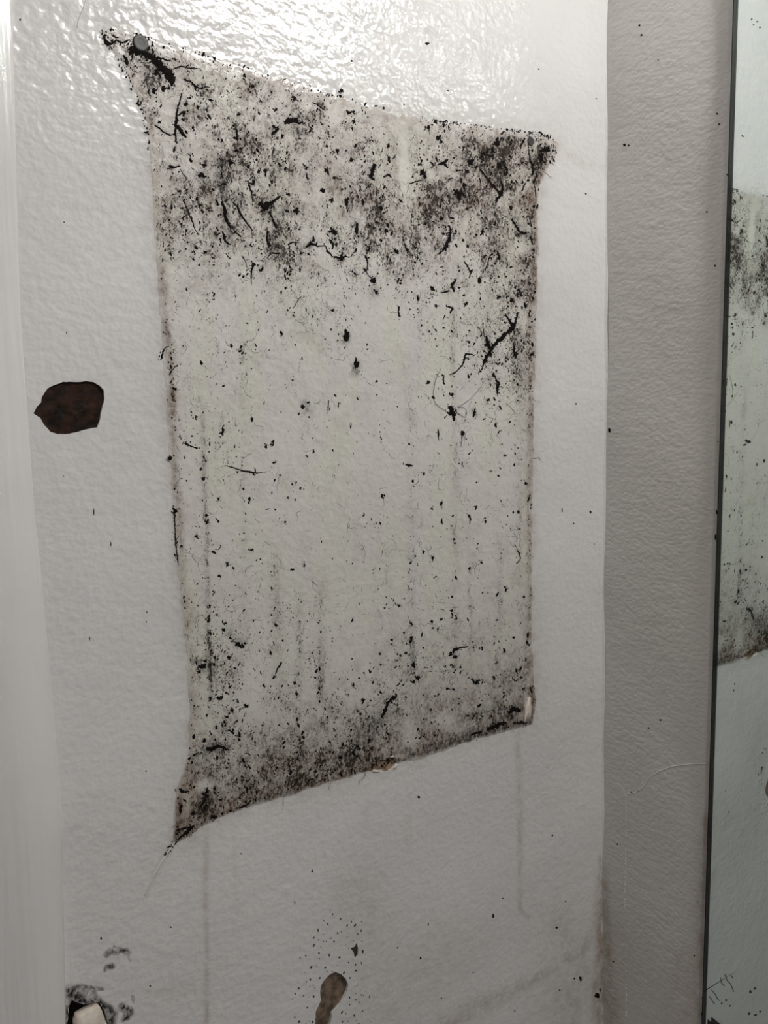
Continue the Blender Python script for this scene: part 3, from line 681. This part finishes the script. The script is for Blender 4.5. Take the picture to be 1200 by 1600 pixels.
STROKES = [
 [(164, 58, 2.5), (168, 66, 4), (175, 68, 3), (183, 62, 2), (192, 66, 3), (204, 62, 2)], [(176, 55, 2.5), (186, 58, 2)],
 [(203, 78, 8), (214, 79, 8), (226, 83, 6), (238, 90, 7), (247, 99, 8), (255, 108, 9), (264, 116, 9), (268, 126, 6), (269, 134, 3.5)],
 [(193, 85, 2.5), (198, 94, 4), (199, 101, 2)], [(245, 108, 5), (243, 117, 4)], [(246, 89, 3), (256, 92, 2.4), (265, 95, 2)],
 [(270, 108, 1.6), (282, 104, 2), (292, 105, 1.4), (300, 107, 2), (314, 107, 1)], [(287, 124, 2), (297, 127, 2), (305, 135, 3), (312, 138, 2), (328, 136, 1)],
 [(285, 145, 2), (280, 160, 2), (276, 175, 3), (275, 190, 4), (274, 205, 3), (274, 222, 2)], [(276, 196, 4), (285, 208, 4.4), (291, 216, 2)], [(278, 180, 2.4), (287, 174, 2), (288, 180, 1.5)],
 [(243, 196, 2), (255, 206, 2.2), (265, 211, 2), (273, 210, 1.4)],
 [(443, 192, 4), (452, 189, 6), (462, 188, 5), (466, 193, 3), (473, 192, 3)], [(434, 200, 4), (430, 206, 4), (423, 211, 3)],
 [(368, 199, 1.6), (370, 210, 3), (371, 221, 1.6)], [(428, 226, .8), (426, 238, 2), (425, 247, .8)], [(486, 159, 1), (496, 164, 2), (507, 172, 2)],
 [(540, 172, 2), (544, 177, 3.4), (551, 174, 2.4), (555, 179, 1)],
 [(587, 256, 4), (583, 266, 5), (580, 276, 4), (586, 282, 1.5)], [(600, 276, 2), (606, 272, 2.2), (613, 277, 1.6)], [(673, 252, 1.6), (679, 260, 3)],
 [(684, 257, 2), (694, 254, 4), (700, 248, 3)], [(694, 255, 3), (701, 262, 2.4)], [(640, 287, 1.4), (652, 283, 2), (661, 281, 1.4)],
 [(728, 236, 1), (735, 244, 1), (743, 254, .8)], [(819, 216, 3), (814, 226, 2.4), (812, 235, 1)], [(825, 233, 2), (828, 247, 1.6), (831, 258, 3), (834, 268, 4), (830, 276, 2)],
 [(750, 239, 1.6), (759, 243, 2), (766, 244, 1.6), (771, 241, 2), (770, 250, 1)], [(786, 257, 2), (791, 262, 2.4), (793, 270, 1.8)],
 [(750, 264, 2), (757, 273, 3), (766, 285, 2), (773, 295, 2), (782, 302, 5)], [(783, 283, 2), (785, 294, 3), (783, 303, 4), (776, 312, 3), (775, 318, 1.5)],
 [(704, 352, 1.2), (705, 362, 2.4), (702, 374, 4), (697, 385, 4), (692, 392, 2), (686, 396, 2)], [(798, 342, 2.4), (804, 352, 3), (810, 362, 3), (820, 366, 3.4)], [(826, 340, 1.6), (829, 355, 1.8)],
 [(827, 370, 3), (831, 382, 2)], [(838, 272, 2), (834, 288, 1.4), (837, 306, 1.4)], [(815, 299, 2), (821, 286, 1.6)], [(700, 280, 1.6), (707, 278, 2)], [(712, 267, 2), (722, 266, 1.5)],
 [(262, 263, 1.3), (272, 262, 2.2), (282, 259, 2)], [(281, 264, 1), (287, 274, 1), (292, 278, 1), (288, 287, .8)],
 [(387, 282, 2), (390, 292, 2.2), (394, 304, 1.6), (396, 316, 1)], [(337, 311, 2), (342, 321, 3)], [(347, 314, 3), (351, 328, 4), (355, 344, 4), (361, 356, 2.4)],
 [(370, 321, 2.4), (377, 334, 3), (384, 346, 2), (396, 360, 1.2)], [(364, 354, 1.4), (370, 364, 1.4), (378, 370, 2.4)], [(347, 361, 1), (350, 367, 4), (354, 378, 3), (362, 381, 2)], [(345, 371, 2.4), (346, 379, 1)],
 [(287, 312, 1.6), (295, 333, 1.5), (302, 347, 1.5), (305, 358, 1.5), (311, 366, 1)], [(352, 395, 1), (361, 404, 1.4)], [(380, 402, .7), (391, 424, .7)],
 [(398, 410, 5), (394, 419, 3), (393, 444, .8)], [(405, 316, 4), (415, 323, 6), (425, 316, 4), (439, 306, 2.6)], [(417, 314, 4), (414, 326, 4)], [(420, 330, 2.4), (428, 344, 3), (433, 356, 3)],
 [(418, 361, 2), (418, 375, 3), (421, 388, 1)], [(451, 381, 2.6), (458, 378, 2), (467, 379, 1)], [(452, 384, 2), (453, 394, 1)],
 [(491, 368, 2), (490, 378, 4)], [(479, 386, 3), (486, 380, 4), (496, 385, 2), (508, 384, 1.4), (513, 394, 2.6), (520, 400, 1.6), (530, 403, 3), (541, 401, 2), (548, 401, 1.4), (557, 391, 1)],
 [(536, 394, 1.6), (534, 402, 5), (532, 408, 3)], [(514, 362, 3), (521, 361, 4), (526, 366, 4.4)], [(514, 374, 2.4), (521, 381, 3), (519, 390, 2)], [(541, 314, 4), (542, 327, 2)],
 [(571, 399, 3), (575, 411, 2), (573, 426, 1), (580, 434, 1.5)], [(418, 403, 1), (425, 396, 2), (437, 395, 2)], [(631, 379, 1.2), (637, 390, 2.2), (637, 397, 1)],
 [(713, 436, 2), (706, 446, 4), (710, 456, 2.4)], [(689, 457, 1.6), (702, 455, 2.4)], [(623, 479, 3.6), (622, 487, 1.6), (623, 494, 2.4), (626, 494, 1.5)], [(699, 479, 1.6), (707, 482, 3), (703, 490, 2)], [(695, 492, 2), (693, 500, 1)],
 [(726, 408, 1.4), (730, 418, 2), (734, 424, 3), (738, 422, 2), (733, 434, 1.4)], [(776, 393, 2.4), (781, 406, 3)], [(768, 396, 3), (762, 407, 1.2), (756, 426, 1)],
 [(788, 489, 1.4), (793, 499, 2.4), (802, 511, 6)], [(808, 488, 2.6), (805, 502, 2.6), (802, 512, 4)], [(802, 511, 6), (791, 521, 4), (782, 530, 5), (772, 539, 4), (765, 551, 4), (757, 566, 4.6)], [(760, 525, 2), (762, 536, 5), (766, 546, 4)],
 [(754, 503, .8), (757, 524, 1)], [(804, 540, 1.4), (802, 550, 2.4), (806, 560, 1.4)], [(804, 551, 1.2), (812, 546, .8)], [(757, 566, 3), (755, 574, 1.5), (749, 583, 1.8)],
 [(742, 556, 1), (737, 554, 1.8), (728, 553, 2.6), (727, 560, 3), (724, 567, 2), (718, 577, 1.8), (710, 583, 2), (702, 585, .9)], [(694, 586, 1.5), (693, 593, 2.2), (694, 600, 1.8)],
 [(703, 634, 4.5), (706, 642, 5.5), (708, 650, 5), (709, 658, 2.4)], [(698, 644, 2.4), (704, 648, 3)], [(774, 566, 1.6), (778, 569, 2.2), (781, 566, 1)], [(770, 582, 3), (775, 592, 2), (779, 598, 4), (777, 607, 4), (777, 616, 2)],
 [(684, 670, 1.2), (684, 680, 2.4), (686, 687, 1)], [(721, 674, 2), (721, 690, 1), (719, 697, .8)], [(470, 465, 1.6), (467, 467, 1), (458, 482, 1)], [(516, 626, 1), (515, 634, 1.4), (514, 643, 1)], [(531, 629, 2), (530, 636, 1.2)],
 [(281, 679, 1), (284, 687, 1)], [(288, 692, 4), (296, 696, 2), (304, 699, 1.6), (309, 701, 3)], [(289, 712, 1.5), (288, 717, 1.2)], [(347, 669, 2), (349, 676, 2.6), (343, 677, 1.4)],
 [(350, 728, .7), (362, 730, 1.6), (372, 733, 1.4), (380, 736, 2), (388, 737, 2.8), (398, 739, 2), (410, 738, .8), (418, 737, .8)], [(806, 858, 1), (810, 864, 2.2), (812, 872, 1), (806, 881, 1.4)], [(344, 851, 1), (344, 855, 1), (340, 859, 1)], [(336, 924, 1.8), (332, 931, 1)],
 [(440, 1034, 2), (433, 1046, 2), (430, 1054, 1.5)], [(357, 1141, 2), (366, 1146, 3)], [(322, 1170, 3.6), (332, 1170, 5), (342, 1166, 4), (350, 1168, 3)], [(301, 1181, 2.2), (308, 1176, 1.8)],
 [(280, 1232, 3), (284, 1237, 4), (296, 1237, 2)], [(324, 1230, 2.2), (323, 1240, 2), (321, 1250, 3), (312, 1262, 3)], [(275, 1297, 1.8), (288, 1294, 2.4), (304, 1291, 2.6)], [(300, 1293, 4), (290, 1302, 4), (281, 1309, 2.4), (272, 1319, 1.4)], [(281, 1262, 2.4), (282, 1270, 2.4)],
 [(393, 1251, 2.4), (386, 1257, 1.6), (378, 1261, 2.6), (370, 1264, 1.2)], [(262, 1326, 1.2), (266, 1323, 1.5), (271, 1322, 1.2)], [(258, 1336, .8), (267, 1330, 1)], [(264, 541, 1), (257, 545, 1.6), (253, 555, 2), (252, 562, 1)], [(273, 572, 1.5), (268, 580, 1.4), (264, 586, 2)],
 [(272, 798, 1), (274, 830, 1), (275, 850, 1.4), (278, 880, .9)], [(830, 1118, 3), (822, 1128, 3), (800, 1130, 2)], [(794, 1115, 3.6), (800, 1106, 4), (812, 1110, 5)], [(760, 1140, 4), (775, 1134, 5), (790, 1128, 3)], [(735, 1148, 3), (752, 1143, 3)],
 [(827, 1072, 1.5), (830, 1082, 2.4)], [(730, 1010, 1.5), (720, 1011, 2), (712, 1014, 2)], [(735, 1060, 1.5), (742, 1066, 3), (750, 1062, 2.4)], [(615, 1088, 4), (606, 1096, 3), (600, 1112, 4), (596, 1122, 3)]]
def spot_mesh(x, y, rx, ry, th, seed):
    g = np.random.default_rng(seed); n = 18; a = np.linspace(0, 2*np.pi, n, endpoint=False)
    k = 0.95+0.34*np.interp(a, np.linspace(0, 6.2832, 8), np.append(q := g.normal(0, 1, 7), q[0]))+g.normal(0, .24, n); k = np.clip(k, .45, 1.6)
    PX = [x]; PY = [y]; of = [0.0006]
    for f, h in ((.55, .00050), (1.0, .00012)):
        dx = rx*k*f*np.cos(a); dy = ry*k*f*np.sin(a)
        PX += list(x+dx*math.cos(th)-dy*math.sin(th)); PY += list(y+dx*math.sin(th)+dy*math.cos(th)); of += [h]*n
    X, Z = wall_arr(np.array(PX), np.array(PY)); V = np.stack([X, surf(X, Z, np.array(of)), Z], 1)
    Fc = [(0, 1+(i+1) % n, 1+i) for i in range(n)]
    for i in range(n):
        j = (i+1) % n; Fc += [(1+i, 1+j, 1+n+j), (1+i, 1+n+j, 1+n+i)]
    return mesh_np('mould_spot', V, Fc)
def stroke_mesh(pts, seed):
    g = np.random.default_rng(seed); P = []
    for a, b in zip(pts[:-1], pts[1:]):
        m = max(2, int(math.hypot(b[0]-a[0], b[1]-a[1])/1.3))
        for k in range(m): P.append([a[i]+(b[i]-a[i])*k/m for i in range(3)])
    P.append(list(pts[-1])); P = np.array(P, float); m = len(P); P[:, 2] *= 0.85+0.3*sstep(3, 6, P[:, 2])
    P[:, :2] += np.stack([np.convolve(g.normal(0, .9, m+4), np.ones(5)/5, 'valid') for _ in range(2)], 1)
    t = np.gradient(P[:, :2], axis=0); t /= np.linalg.norm(t, axis=1)[:, None]+1e-9; nn = np.stack([-t[:, 1], t[:, 0]], 1)
    rows = []
    for s, h in ((1, .00012), (.5, .0004), (0, .00055), (-.5, .0004), (-1, .00012)):
        jit = g.uniform(.45, 1.4, m) if abs(s) == 1 else g.uniform(.75, 1.0, m)
        q = P[:, :2]+nn*(P[:, 2]*jit*s)[:, None]; rows.append((q, h))
    V = []; Fc = []
    for q, h in rows:
        X, Z = wall_arr(q[:, 0], q[:, 1]); V.append(np.stack([X, surf(X, Z, h), Z], 1))
    for b in range(4):
        for k in range(m-1): Fc.append((b*m+k, b*m+k+1, (b+1)*m+k+1, (b+1)*m+k))
    return mesh_np('mould_streak', np.vstack(V), Fc)
for i, s in enumerate(SPOTS.replace('\n', '').split('|')):
    v = [float(q) for q in s.split()]
    rx = v[2]; ry = v[3] if len(v) > 3 else rx*1.05; th = v[4] if len(v) > 4 else random.uniform(-.3, .3)
    link('mould_spot', spot_mesh(v[0], v[1], rx*1.12, ry*1.12, th, 1000+i), M_MOULD, patch, True)
xs_, ys_, rs_ = sample(26000, 0.98, 0.45, dspeck, (160, 45, 870, 1315), 51)
gs = np.random.default_rng(53); hx = []; hy = []; hr = []
for s in STROKES:                       # granules gather round every streak and spot
    for a, b in zip(s[:-1], s[1:]):
        L = math.hypot(b[0]-a[0], b[1]-a[1]); k = int(L*1.1*(0.6+0.35*(a[2]+b[2])/2))+2; t = gs.random(k); r = a[2]+(b[2]-a[2])*t
        hx.append(a[0]+(b[0]-a[0])*t+gs.normal(0, 1, k)*(r*0.75+1.2)); hy.append(a[1]+(b[1]-a[1])*t+gs.normal(0, 1, k)*(r*0.8+1.4)); hr.append(np.exp(gs.normal(math.log(.8), .4, k))*(.7+.12*r))
for q in SPOTS.replace('\n', '').split('|'):
    v = [float(e) for e in q.split()]; ry = v[3] if len(v) > 3 else v[2]; k = int(6+3.2*(v[2]+ry)); an = gs.random(k)*6.283; d = 0.6+np.abs(gs.normal(0, .75, k))
    hx.append(v[0]+d*v[2]*np.cos(an)*1.1); hy.append(v[1]+d*ry*np.sin(an)*1.1); hr.append(np.exp(gs.normal(math.log(.75), .4, k)))
xs_ = np.concatenate([xs_]+hx); ys_ = np.concatenate([ys_]+hy); rs_ = np.concatenate([rs_]+hr)
o = link('speckles', blob_mesh('speckles', xs_, ys_, np.clip(rs_, .4, 3.0), 52), M_MOULD, patch); o['kind'] = 'stuff'
for i, s in enumerate(STROKES): link('mould_streak', stroke_mesh(s, 3000+i), M_MOULD, patch, True)
# torn flecks of paint on the border of the patch
def fleck(name, poly, m, parent, lift=0.0012, seed=0, label=None):
    g = np.random.default_rng(seed); P = densify([wall_pt(*p) for p in poly], 0.0012, 0.00012); n = len(P); c = np.mean(P, 0)
    V = []; 
    for of in (0.00005, 0.0006):
        for x, z in P: V.append((x, surf(x, z, of+lift*np.clip((c[1]-z)*40+.3, 0, 1)*(of > .0002)), z))
    V.append((c[0], surf(c[0], c[1], 0.0008), c[1])); F3 = [(n+i, n+(i+1) % n, 2*n) for i in range(n)]
    for i in range(n): F3 += [(i, (i+1) % n, n+(i+1) % n), (i, n+(i+1) % n, n+i)]
    o = link(name, mesh_np(name, V, F3), m, parent)
    if label: o['label'] = label
    return o
fleck('torn_paint', [(818, 1128), (820, 1108), (824, 1090), (828, 1088), (829, 1104), (828, 1122), (824, 1128)], M_PLASTER, patch, .0008, 1, 'pale torn strip of paint at the lower corner')
fleck('torn_paint', [(580, 1203), (582, 1206), (592, 1205), (586, 1203.5)], M_PLASTER, patch, .0006, 2)
fleck('torn_paint', [(608, 1182.5), (613, 1180), (616, 1181), (611, 1183.5)], M_PLASTER, patch, .0006, 3)
fleck('torn_paint', [(614, 1200), (618.5, 1193), (619.5, 1194), (616, 1200.5)], M_PLASTER, patch, .0006, 4)

# creases where brushed paint has wrinkled off the patch corners
for cp in ([(282, 1308), (272, 1318), (262, 1333), (250, 1350), (240, 1368), (233, 1382), (224, 1404)], [(137, -8), (131, 14), (124, 30), (121, 46)]):
    P2 = []
    for i in range(len(cp)-1):
        for j in range(5): P2.append((cp[i][0]+(cp[i+1][0]-cp[i][0])*j/5, cp[i][1]+(cp[i+1][1]-cp[i][1])*j/5))
    bm = bmesh.new(); tube(bm, [(x, float(surf(x, z, 0.0001)), z) for x, z in (wall_pt(*p) for p in P2)], [0.00015+0.00035*math.sin(math.pi*(i+1)/(len(P2)+1)) for i in range(len(P2))], 6)
    bm_obj('paint_crease', bm, M_CAULK, wall_back, True)

# ---------------------------------------------------------------- second, smudgy mould by the trim, low on the wall
low = tag(empty('mould_patch', (wall_pt(140, 1600)[0], 0, wall_pt(140, 1600)[1])), 'smudgy grey black mould around broken plaster beside the trim', 'mould')
LOW = [([(110, 1548, 7), (116, 1558, 10), (126, 1564, 9)], .95), ([(108, 1575, 6), (108, 1610, 7)], 1.0), ([(140, 1566, 6), (152, 1563, 5), (162, 1574, 5)], .8), ([(118, 1542, 4), (138, 1541, 3), (160, 1545, 2.4)], .55),
       ([(168, 1576, 6), (174, 1584, 8), (170, 1598, 7)], .75), ([(192, 1573, 5), (203, 1580, 5), (197, 1588, 5), (192, 1594, 3)], .85), ([(166, 1491, 3.4), (173, 1485, 3.4), (182, 1488, 3)], .6), ([(188, 1484, 3), (198, 1486, 5)], .75),
       ([(163, 1516, 2), (166, 1510, 3), (175, 1508, 4)], .75), ([(178, 1478, 2), (190, 1481, 2)], .4), ([(200, 1494, 2), (203, 1500, 2)], .35), ([(207, 1556, 2.5), (208, 1566, 2)], .3), ([(147, 1550, 4), (149, 1560, 4)], .5), ([(120, 1555, 16), (140, 1562, 14)], .35)]
def lf(px, py):
    k = ink_field(px, py, [([(a, b, r*1.3) for a, b, r in p], q) for p, q in LOW]); d = np.clip(k*.7, 0, 1)*.6
    return k, dict(bare=px*0, haze=np.clip(.9*k, 0, 1), dens=d, ink=np.clip(k*1.2, 0, 1), tint=np.clip(.25*np.exp(-(((px-160)/50)**2+((py-1585)/40)**2)), 0, 1)*sstep(.0, .05, k))
film('stained_film', ((100, 1465), (225, 1640)), 0.0009, lf, low, M_WALL)
# the broken white plaster poking out of the hole
def plaster():
    P = densify([wall_pt(*p) for p in [(117, 1640), (117, 1600), (120, 1588), (128, 1583), (135, 1579), (146, 1573), (151, 1568.5), (155, 1571), (159, 1580), (166, 1600), (170, 1640)]], 0.0015, 0.0002)
    n = len(P); V = []; c = np.mean(P, 0)
    for x, z in P: V.append((x, 0.005, z))
    for x, z in P: V.append((x, -0.0014, z))
    for x, z in P: V.append((c[0]+(x-c[0])*.9, -0.0024, c[1]+(z-c[1])*.92))
    V.append((c[0], -0.0026, c[1])); F3 = [(2*n+i, 2*n+(i+1) % n, 3*n) for i in range(n)]
    for r in (0, n):
        for i in range(n): j = (i+1) % n; F3 += [(r+i, r+j, r+n+j), (r+i, r+n+j, r+n+i)]
    o = link('plaster_chunk', mesh_np('plaster_chunk', V, F3), M_PLASTER, wall_back); o['label'] = 'broken piece of cream plaster in the mouldy hole'
plaster()

# ---------------------------------------------------------------- dark specks around the drop-shaped hole
SP = """557 345 6 8|574 375 8 14|507 425 7 16|537 450 8 16|632 412 8 20|683 460 9 20|713 432 8 14|742 458 12 22|790 432 7 8|786 498 8 18|760 522 7 12|465 497 8 24|433 553 7 16|433 610 9 26|503 527 5 7|467 568 6 8|504 580 6 9|525 580 5 11|559 557 6 13|584 580 10 12|611 517 9 15|640 507 6 10|672 553 5 6|686 545 4 6|730 573 5 7|792 577 7 8|330 625 6 9|485 618 6 11|668 603 5 9|694 631 6 7|797 655 10 30|470 668 13 14|547 682 10 20|474 708 7 8|328 702 8 11|372 686 9 11|623 698 13 16|690 735 8 11|743 752 9 16|785 738 6 20|745 795 15 12|410 773 12 20|453 766 6 10|516 776 11 16|604 758 5 5|363 810 5 6|532 803 5 7|656 810 10 20|701 850 9 14|567 803 8 9|475 851 10 13|403 864 10 17|373 880 7 12|425 906 7 9|399 914 6 8|435 925 6 7|435 946 4 6|317 928 11 16|288 968 9 16|352 983 9 10|427 990 13 16|378 1070 10 12|284 1143 11 12|316 1176 12 24|390 1170 6 8|416 1178 10 18|440 1158 8 8|368 1193 8 8|753 907 7 8|788 863 5 6|730 868 4 4|742 967 5 7|783 976 6 10|800 981 12 5|817 950 5 6|846 992 6 20|696 996 9 18|743 1012 6 14|767 1032 8 12|697 1050 8 9|795 1097 8 9|637 1108 10 24|667 1117 8 12|730 1130 8 14|643 1176 9 11|683 1174 9 7|750 1168 7 8|765 1192 8 10|268 1008 4 6|390 994 4 5|322 1012 3 4|245 905 5 4|860 1176 5 6"""
v_ = np.array([[float(k) for k in q.split()] for q in SP.split('|')]); s_ = 1/4.8
V = []; T = []; n = 0; g = np.random.default_rng(77)
for (a, b, wx, hy) in v_:
    m = 10; an = np.linspace(0, 2*np.pi, m, endpoint=False); k = g.uniform(.75, 1.2, m); th = g.normal(.25, .2)
    dx = wx*s_*.62*k*np.cos(an); dy = hy*s_*.62*k*np.sin(an); cx = 400+a*s_; cy = 1350+b*s_
    X, Z = wall_arr(np.append(cx+dx*math.cos(th)-dy*math.sin(th), cx), np.append(cy+dx*math.sin(th)+dy*math.cos(th), cy))
    of = np.append(np.full(m, 0.00003), 0.0004); V.append(np.stack([X, surf(X, Z, of), Z], 1)); T += [(n+i, n+(i+1) % m, n+m) for i in range(m)]; n += m+1
o = link('paint_specks', mesh_np('paint_specks', np.vstack(V), T), M_SPECK)
tag(o, 'cluster of small dark brown specks around a drop-shaped hole', 'specks', kind='stuff')
# stray dark flecks scattered on the painted walls
STRAY = """550 95 2|533 142 2.2|632 163 1.4|668 68 4 2|842 108 1.4|700 142 1.3|829 794 2.6 6|922 800 1.5 3|896 818 1.2|878 797 1 4|928 850 1|898 631 1.4|653 1245 2.2 2.6|771 1431 1.6 4|668 1444 1 2.4|656 1496 1.6 2.4|377 1334 1.2|786 1404 1.2|872 1451 1.8|864 1306 1.6|908 1529 2.4|909 1532 2|899 1530 1.4|935 1557 4 4.6|940 1548 2 4|886 1410 1.2|487 1360 1.2 3|460 1410 1 2.4|266 1448 1.6|234 1540 1.6|158 1466 2|228 1205 1.3|230 957 .8 2.4|229 972 .8 2.6|100 744 .8|100 347 1.2|32 30 2|104 520 1 2|147 800 1 6|173 850 1 5|140 998 .9 4|40 1050 1.6|5 1392 1.4 2.4|296 1238 1.6|930 155 1.2|915 303 1.6|876 1548 1.4|805 1580 1.2|560 1362 .8|740 1520 1.2|690 1560 1.4|620 1480 1.2"""
STRAYR = """983 228 2.4|989 229 1.4|1008 43 1.8|1011 58 1.8|1035 96 1|1121 178 1.6|1124 194 1.4|1137 273 1.8|1104 331 2 1.2|1117 415 1.8|954 672 2 5|1122 690 1.2|1010 1139 1.4|1029 1126 2 1.4|982 1240 1.8|958 1322 1.4|1085 1493 1.4|949 1508 1.4|968 1553 1.4 2.4|1097 1584 1.8 2.4|1098 1560 1.5|1012 1532 1|1035 1600 1.4|1120 800 1.2 4|1118 840 1.2 5|1090 1410 1.2|1103 1440 1.4"""
STRAYM = """1177 31 1.5|1186 35 1.4|1190 44 1.6|1180 40 1.3|1172 690 4 2.4|1168 688 2|1196 720 1.6 3|1145 660 1.6 3|1150 1068 1.2|1193 870 1.5 2|1168 890 2|1139 880 1.5|1148 522 2.4|1146 506 1.6|1178 512 1.6|1175 1548 2 3|1182 1543 2|1137 1561 1.6|1130 1566 1.6|1143 1570 1.4|1183 1584 2.4 1.6|1173 1582 2|1190 1579 1.6|1194 845 1.3|1160 604 1|1135 970 1.5"""
def stray(name, txt, mode, parent, seed, label=None):
    g = np.random.default_rng(seed); V = []; T = []; n = 0
    for q in txt.split('|'):
        k = [float(a) for a in q.split()]; rx = k[2]; ry = k[3] if len(k) > 3 else rx
        m = 9; an = np.linspace(0, 2*np.pi, m, endpoint=False); e = g.uniform(.7, 1.25, m); pts = list(zip(k[0]+rx*e*np.cos(an), k[1]+ry*e*np.sin(an)))+[(k[0], k[1])]
        for i, (a, b) in enumerate(pts):
            h = 0.00035 if i == m else 0.00003
            if mode == 'w': x, z = wall_pt(a, b); V.append((x, float(surf(x, z, h)), z))
            elif mode == 'r': y, z = rwall_pt(a, b); V.append((rw_surf(y, z)-h-.0001, y, z))
            else: y, z = rwall_pt(a, b); V.append((-0.00045-h*.8, y, z))
        T += [(n+i, n+(i+1) % m, n+m) for i in range(m)]; n += m+1
    o = link(name, mesh_np(name, V, T), M_MOULD, parent); o['kind'] = 'stuff'
    return o
stray('mould_flecks', STRAY, 'w', wall_back, 1); stray('mould_flecks', STRAYR, 'r', wall_right, 2); stray('mould_flecks', STRAYM, 'm', mirror, 3)
for pts in ([(1114, 1545), (1120, 1552), (1124, 1560), (1127, 1562)], [(1111, 1555), (1115, 1562), (1119, 1567)], [(1128, 1525), (1130, 1535), (1135, 1539)], [(1135, 1521), (1139, 1531), (1144, 1536), (1149, 1548)], [(1144, 1522), (1148, 1527)]):
    bm = bmesh.new(); tube(bm, [(-0.00065, *rwall_pt(*p)) for p in pts], 0.0002, 5); bm_obj('scratch', bm, M_MOULD, mirror)

# ---------------------------------------------------------------- fixings left in the wall and a hair
def plug(px, py, r, label, depth):
    x, z = wall_pt(px, py); e = tag(empty('wall_plug', (x, 0, z)), label, 'wall plug', 'wall plugs left in the patch corners')
    y0 = -float(und(x, z))
    bm = bmesh.new(); n = 24; prof = [(1.0, 0.002), (1.0, -depth*.7), (0.93, -depth*.95), (0.8, -depth), (0.55, -depth*.93), (0.42, -depth*.9)]
    rings = [[bm.verts.new((x+r*k*math.cos(2*math.pi*i/n), y0+h, z+r*k*math.sin(2*math.pi*i/n))) for i in range(n)] for k, h in prof]
    for A, B in zip(rings[:-1], rings[1:]):
        for i in range(n): bm.faces.new((A[i], A[(i+1) % n], B[(i+1) % n], B[i]))
    bm_obj('collar', bm, M_PLUG, e, True)
    bm = bmesh.new(); c = [bm.verts.new((x+r*.44*math.cos(2*math.pi*i/n), y0-depth*.82, z+r*.44*math.sin(2*math.pi*i/n))) for i in range(n)]; bm.faces.new(c)
    bm_obj('core', bm, M_PLUG, e); return e
plug(220, 67, 0.0049, 'round dark grey plug in the upper corner beside the thick black smear', 0.0012)
plug(828, 221, 0.0036, 'small blackened plug in the upper corner nearer the mirror', 0.0012)
hair = tag(empty('hair', (wall_pt(707, 648)[0], 0, wall_pt(707, 648)[1])), 'thin dark curled hair stuck on the mould patch', 'hair')
def smooth_pts(P, k=6):
    o = []
    for i in range(len(P)-1):
        p0 = P[max(i-1, 0)]; p1 = P[i]; p2 = P[i+1]; p3 = P[min(i+2, len(P)-1)]
        for j in range(k):
            t = j/k; o.append(tuple(0.5*(2*p1[c]+(p2[c]-p0[c])*t+(2*p0[c]-5*p1[c]+4*p2[c]-p3[c])*t*t+(3*p1[c]-p0[c]-3*p2[c]+p3[c])*t**3) for c in (0, 1)))
    return o+[P[-1]]
for P in ([(689, 576), (681, 593), (677, 612), (678, 625), (683, 633), (694, 641), (705, 646), (714, 645), (721, 650), (725, 652), (728, 645), (726, 638), (720, 636), (715, 637)], [(714, 636), (720, 633), (732, 625), (742, 615), (752, 603)]):
    bm = bmesh.new(); tube(bm, [(x, float(surf(x, z, 0.0008)), z) for x, z in (wall_pt(*p) for p in smooth_pts(P))], 0.00016, 5); bm_obj('strand', bm, M_HAIR, hair, True)

# ---------------------------------------------------------------- ceiling lights behind the camera (they also shine back from the mirror)
def ceiling_light(x, y, r, strength, label, col):
    e = tag(empty('ceiling_light_offscreen', (x, y, 2.4)), label, 'ceiling light', 'round ceiling lights')
    def lathe(name, prof, m):
        bm = bmesh.new(); n = 40
        rings = [[bm.verts.new((x+k*math.cos(2*math.pi*i/n), y+k*math.sin(2*math.pi*i/n), 2.4+h)) for i in range(n)] for k, h in prof]
        for A, B in zip(rings[:-1], rings[1:]):
            for i in range(n): bm.faces.new((A[i], A[(i+1) % n], B[(i+1) % n], B[i]))
        if prof[-1][0] < .02: bm.faces.new(rings[-1])
        return bm_obj(name, bm, m, e, True)
    lathe('rim', [(r+.012, 0.0), (r+.014, -.012), (r+.01, -.022), (r, -.024), (r, -.004)], M_TRIM)
    lathe('diffuser_offscreen', [(r, -.012), (r*.95, -.026), (r*.75, -.036), (r*.4, -.042), (.01, -.044)], glow('lamp_glow', col, strength))
ceiling_light(-0.89, -1.28, 0.10, LAMP2, 'round white ceiling light', (1.0, 0.97, 0.93))
vl = tag(empty('wall_lamp_offscreen', (0, -0.61, 2.23)), 'wall lamp with a white globe over the mirror', 'wall lamp')
bm = bmesh.new(); n = 32
rings = [[bm.verts.new((-h, -0.61+r*math.cos(2*math.pi*i/n), 2.23+r*math.sin(2*math.pi*i/n))) for i in range(n)] for r, h in ((.045, -.001), (.045, .012), (.04, .018), (.015, .022))]
for A, B in zip(rings[:-1], rings[1:]):
    for i in range(n): bm.faces.new((A[i], A[(i+1) % n], B[(i+1) % n], B[i]))
bm.faces.new(rings[-1]); bm_obj('base', bm, M_PLUG, vl, True)
bm = bmesh.new(); tube(bm, [(-.015, -.61, 2.23), (-.06, -.61, 2.235), (-.085, -.61, 2.225), (-.10, -.61, 2.20), (-.10, -.61, 2.15)], .008, 12); bm_obj('arm', bm, M_PLUG, vl, True)
bm = bmesh.new(); bmesh.ops.create_uvsphere(bm, u_segments=32, v_segments=20, radius=0.05, matrix=Matrix.Translation((-.10, -.61, 2.105))); bm_obj('globe_offscreen', bm, glow('globe_glow', (1.0, 0.975, 0.94), LAMP1), vl, True)
